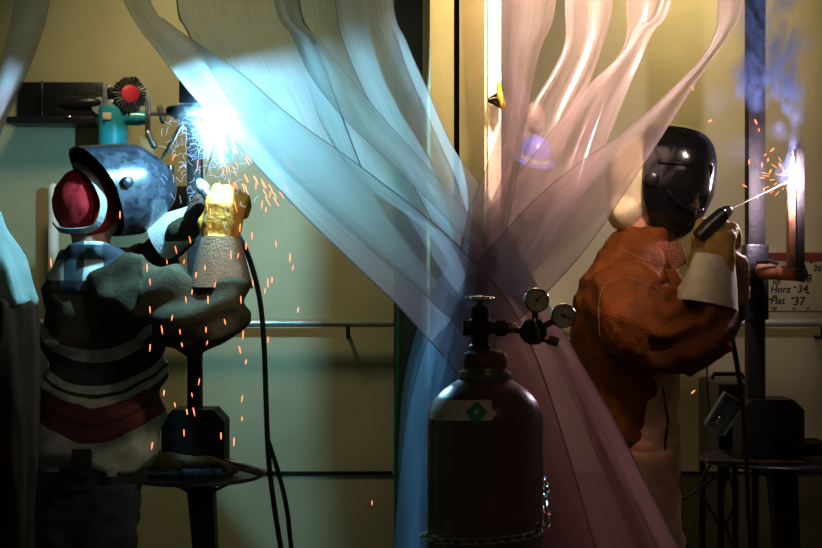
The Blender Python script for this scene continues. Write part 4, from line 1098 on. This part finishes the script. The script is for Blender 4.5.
def smoke(name, lb, blobs, box, col, dens, emis, nscale, thr, erad):
    (x0_, y0_), (x1_, y1_), Y, dy = box
    a = P(x0_, y1_, Y); b = P(x1_, y0_, Y); c = (a+b)/2
    m, nt, out = new_mat(name+'_vapour')
    tc = nt.nodes.new('ShaderNodeTexCoord')
    tot = None
    for (x, y, r, s) in blobs:
        p = P(x, y, Y)-c
        dn = nt.nodes.new('ShaderNodeVectorMath'); dn.operation = 'DISTANCE'; nt.links.new(tc.outputs['Object'], dn.inputs[0]); dn.inputs[1].default_value = p
        f = math_n(nt, 'MULTIPLY', math_n(nt, 'POWER', math_n(nt, 'SUBTRACT', 1.0, math_n(nt, 'DIVIDE', dn.outputs['Value'], r*Y/F), True), 1.3), s)
        tot = f if tot is None else math_n(nt, 'ADD', tot, f)
    ns = nt.nodes.new('ShaderNodeTexNoise'); ns.inputs['Scale'].default_value = nscale; ns.inputs['Detail'].default_value = 7
    ns.inputs['Roughness'].default_value = .62; ns.inputs['Distortion'].default_value = thr
    mp = nt.nodes.new('ShaderNodeMapping'); mp.inputs['Scale'].default_value = (1, 1, .6); nt.links.new(tc.outputs['Object'], mp.inputs[0])
    nt.links.new(mp.outputs[0], ns.inputs['Vector'])
    rid = math_n(nt, 'MULTIPLY', math_n(nt, 'SUBTRACT', ns.outputs['Fac'], .40), 3.2, True)
    d = math_n(nt, 'MULTIPLY', tot, math_n(nt, 'POWER', rid, 1.7))
    vp = nt.nodes.new('ShaderNodeVolumePrincipled'); vp.inputs['Color'].default_value = (*col, 1); vp.inputs['Anisotropy'].default_value = .1
    nt.links.new(math_n(nt, 'MULTIPLY', d, dens), vp.inputs['Density'])
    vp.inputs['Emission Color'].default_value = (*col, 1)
    nt.links.new(math_n(nt, 'MULTIPLY', d, emis), vp.inputs['Emission Strength'])  # smoke glows by itself, standing in for arc light scattered in it
    nt.links.new(vp.outputs[0], out.inputs['Volume'])
    k = M().box(c, (b.x-a.x, dy, b.z-a.z))
    o = k.build(name, m, origin=c, smooth=False); tag(o, lb, 'smoke', kind='stuff'); return o
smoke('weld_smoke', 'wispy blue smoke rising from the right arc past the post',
      [(793, 172, 20, .5), (795, 158, 11, 2.2), (797, 146, 10, 2.), (797, 134, 10, 1.8), (796, 122, 11, 1.6), (793, 108, 14, 1.4), (790, 92, 20, 1.2), (782, 78, 26, 1.), (765, 72, 28, 1.), (750, 74, 24, 1.5), (748, 90, 18, 1.4), (757, 102, 14, 1.), (772, 50, 36, .8),  # first blob added to imitate the halo round the arc
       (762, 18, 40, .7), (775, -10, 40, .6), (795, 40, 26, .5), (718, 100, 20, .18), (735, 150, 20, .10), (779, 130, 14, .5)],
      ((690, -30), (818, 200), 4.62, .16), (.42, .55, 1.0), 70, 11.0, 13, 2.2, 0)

smoke('glare_haze', 'added haze widening the white glare around the left arc',
      [(236, 110, 66, 1.0), (240, 108, 40, .9)], ((165, 48), (290, 172), 4.02, .30), (.80, .92, 1.0), 9, 0.0, 9, .8, 0)  # thin volume added to imitate the bloom of the arc
# ------------------------------------------------------------------ lights
def area(name, loc, target, size, power, col, sy=None):
    l = bpy.data.lights.new(name, 'AREA'); l.energy = power; l.color = col; l.size = size
    if sy: l.shape = 'RECTANGLE'; l.size_y = sy
    o = bpy.data.objects.new(name, l); C.objects.link(o); o.location = loc
    o.rotation_euler = (Vector(target)-Vector(loc)).to_track_quat('-Z', 'Y').to_euler(); return o
def spread(o, deg): o.data.spread = math.radians(deg); return o
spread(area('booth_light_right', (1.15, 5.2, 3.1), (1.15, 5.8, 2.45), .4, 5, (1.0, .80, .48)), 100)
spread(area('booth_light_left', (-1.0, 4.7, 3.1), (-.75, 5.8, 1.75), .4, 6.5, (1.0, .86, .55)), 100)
spread(area('post_fill', (.95, 2.6, 3.1), (.30, 3.9, 2.1), .3, 17, (1.0, .80, .66)), 42)  # added fill, aimed to brighten the white post and upper strips
area('front_fill', (.6, .6, 3.1), (.3, 3.2, 1.2), .8, 4.2, (1.0, .70, .48))  # added fill on the camera side to brighten the gas cylinder
w = bpy.data.worlds.new('World'); bpy.context.scene.world = w; w.use_nodes = True
w.node_tree.nodes['Background'].inputs[0].default_value = (.5, .55, .5, 1); w.node_tree.nodes['Background'].inputs[1].default_value = .02

# ------------------------------------------------------------------ camera
cd = bpy.data.cameras.new('camera'); cam = bpy.data.objects.new('camera', cd); C.objects.link(cam)
cd.sensor_width = 36; cd.lens = 36*F/822; cam.location = (0, 0, CZ); cam.rotation_euler = (math.pi/2, 0, 0)
bpy.context.scene.camera = cam
sc = bpy.context.scene
sc.view_settings.view_transform = 'Standard'; sc.view_settings.look = 'None'; sc.view_settings.gamma = .86; sc.view_settings.exposure = .12
sc.cycles.transparent_max_bounces = 24; sc.cycles.max_bounces = 8
sc.cycles.volume_bounces = 0
sc.cycles.volume_step_rate = .4
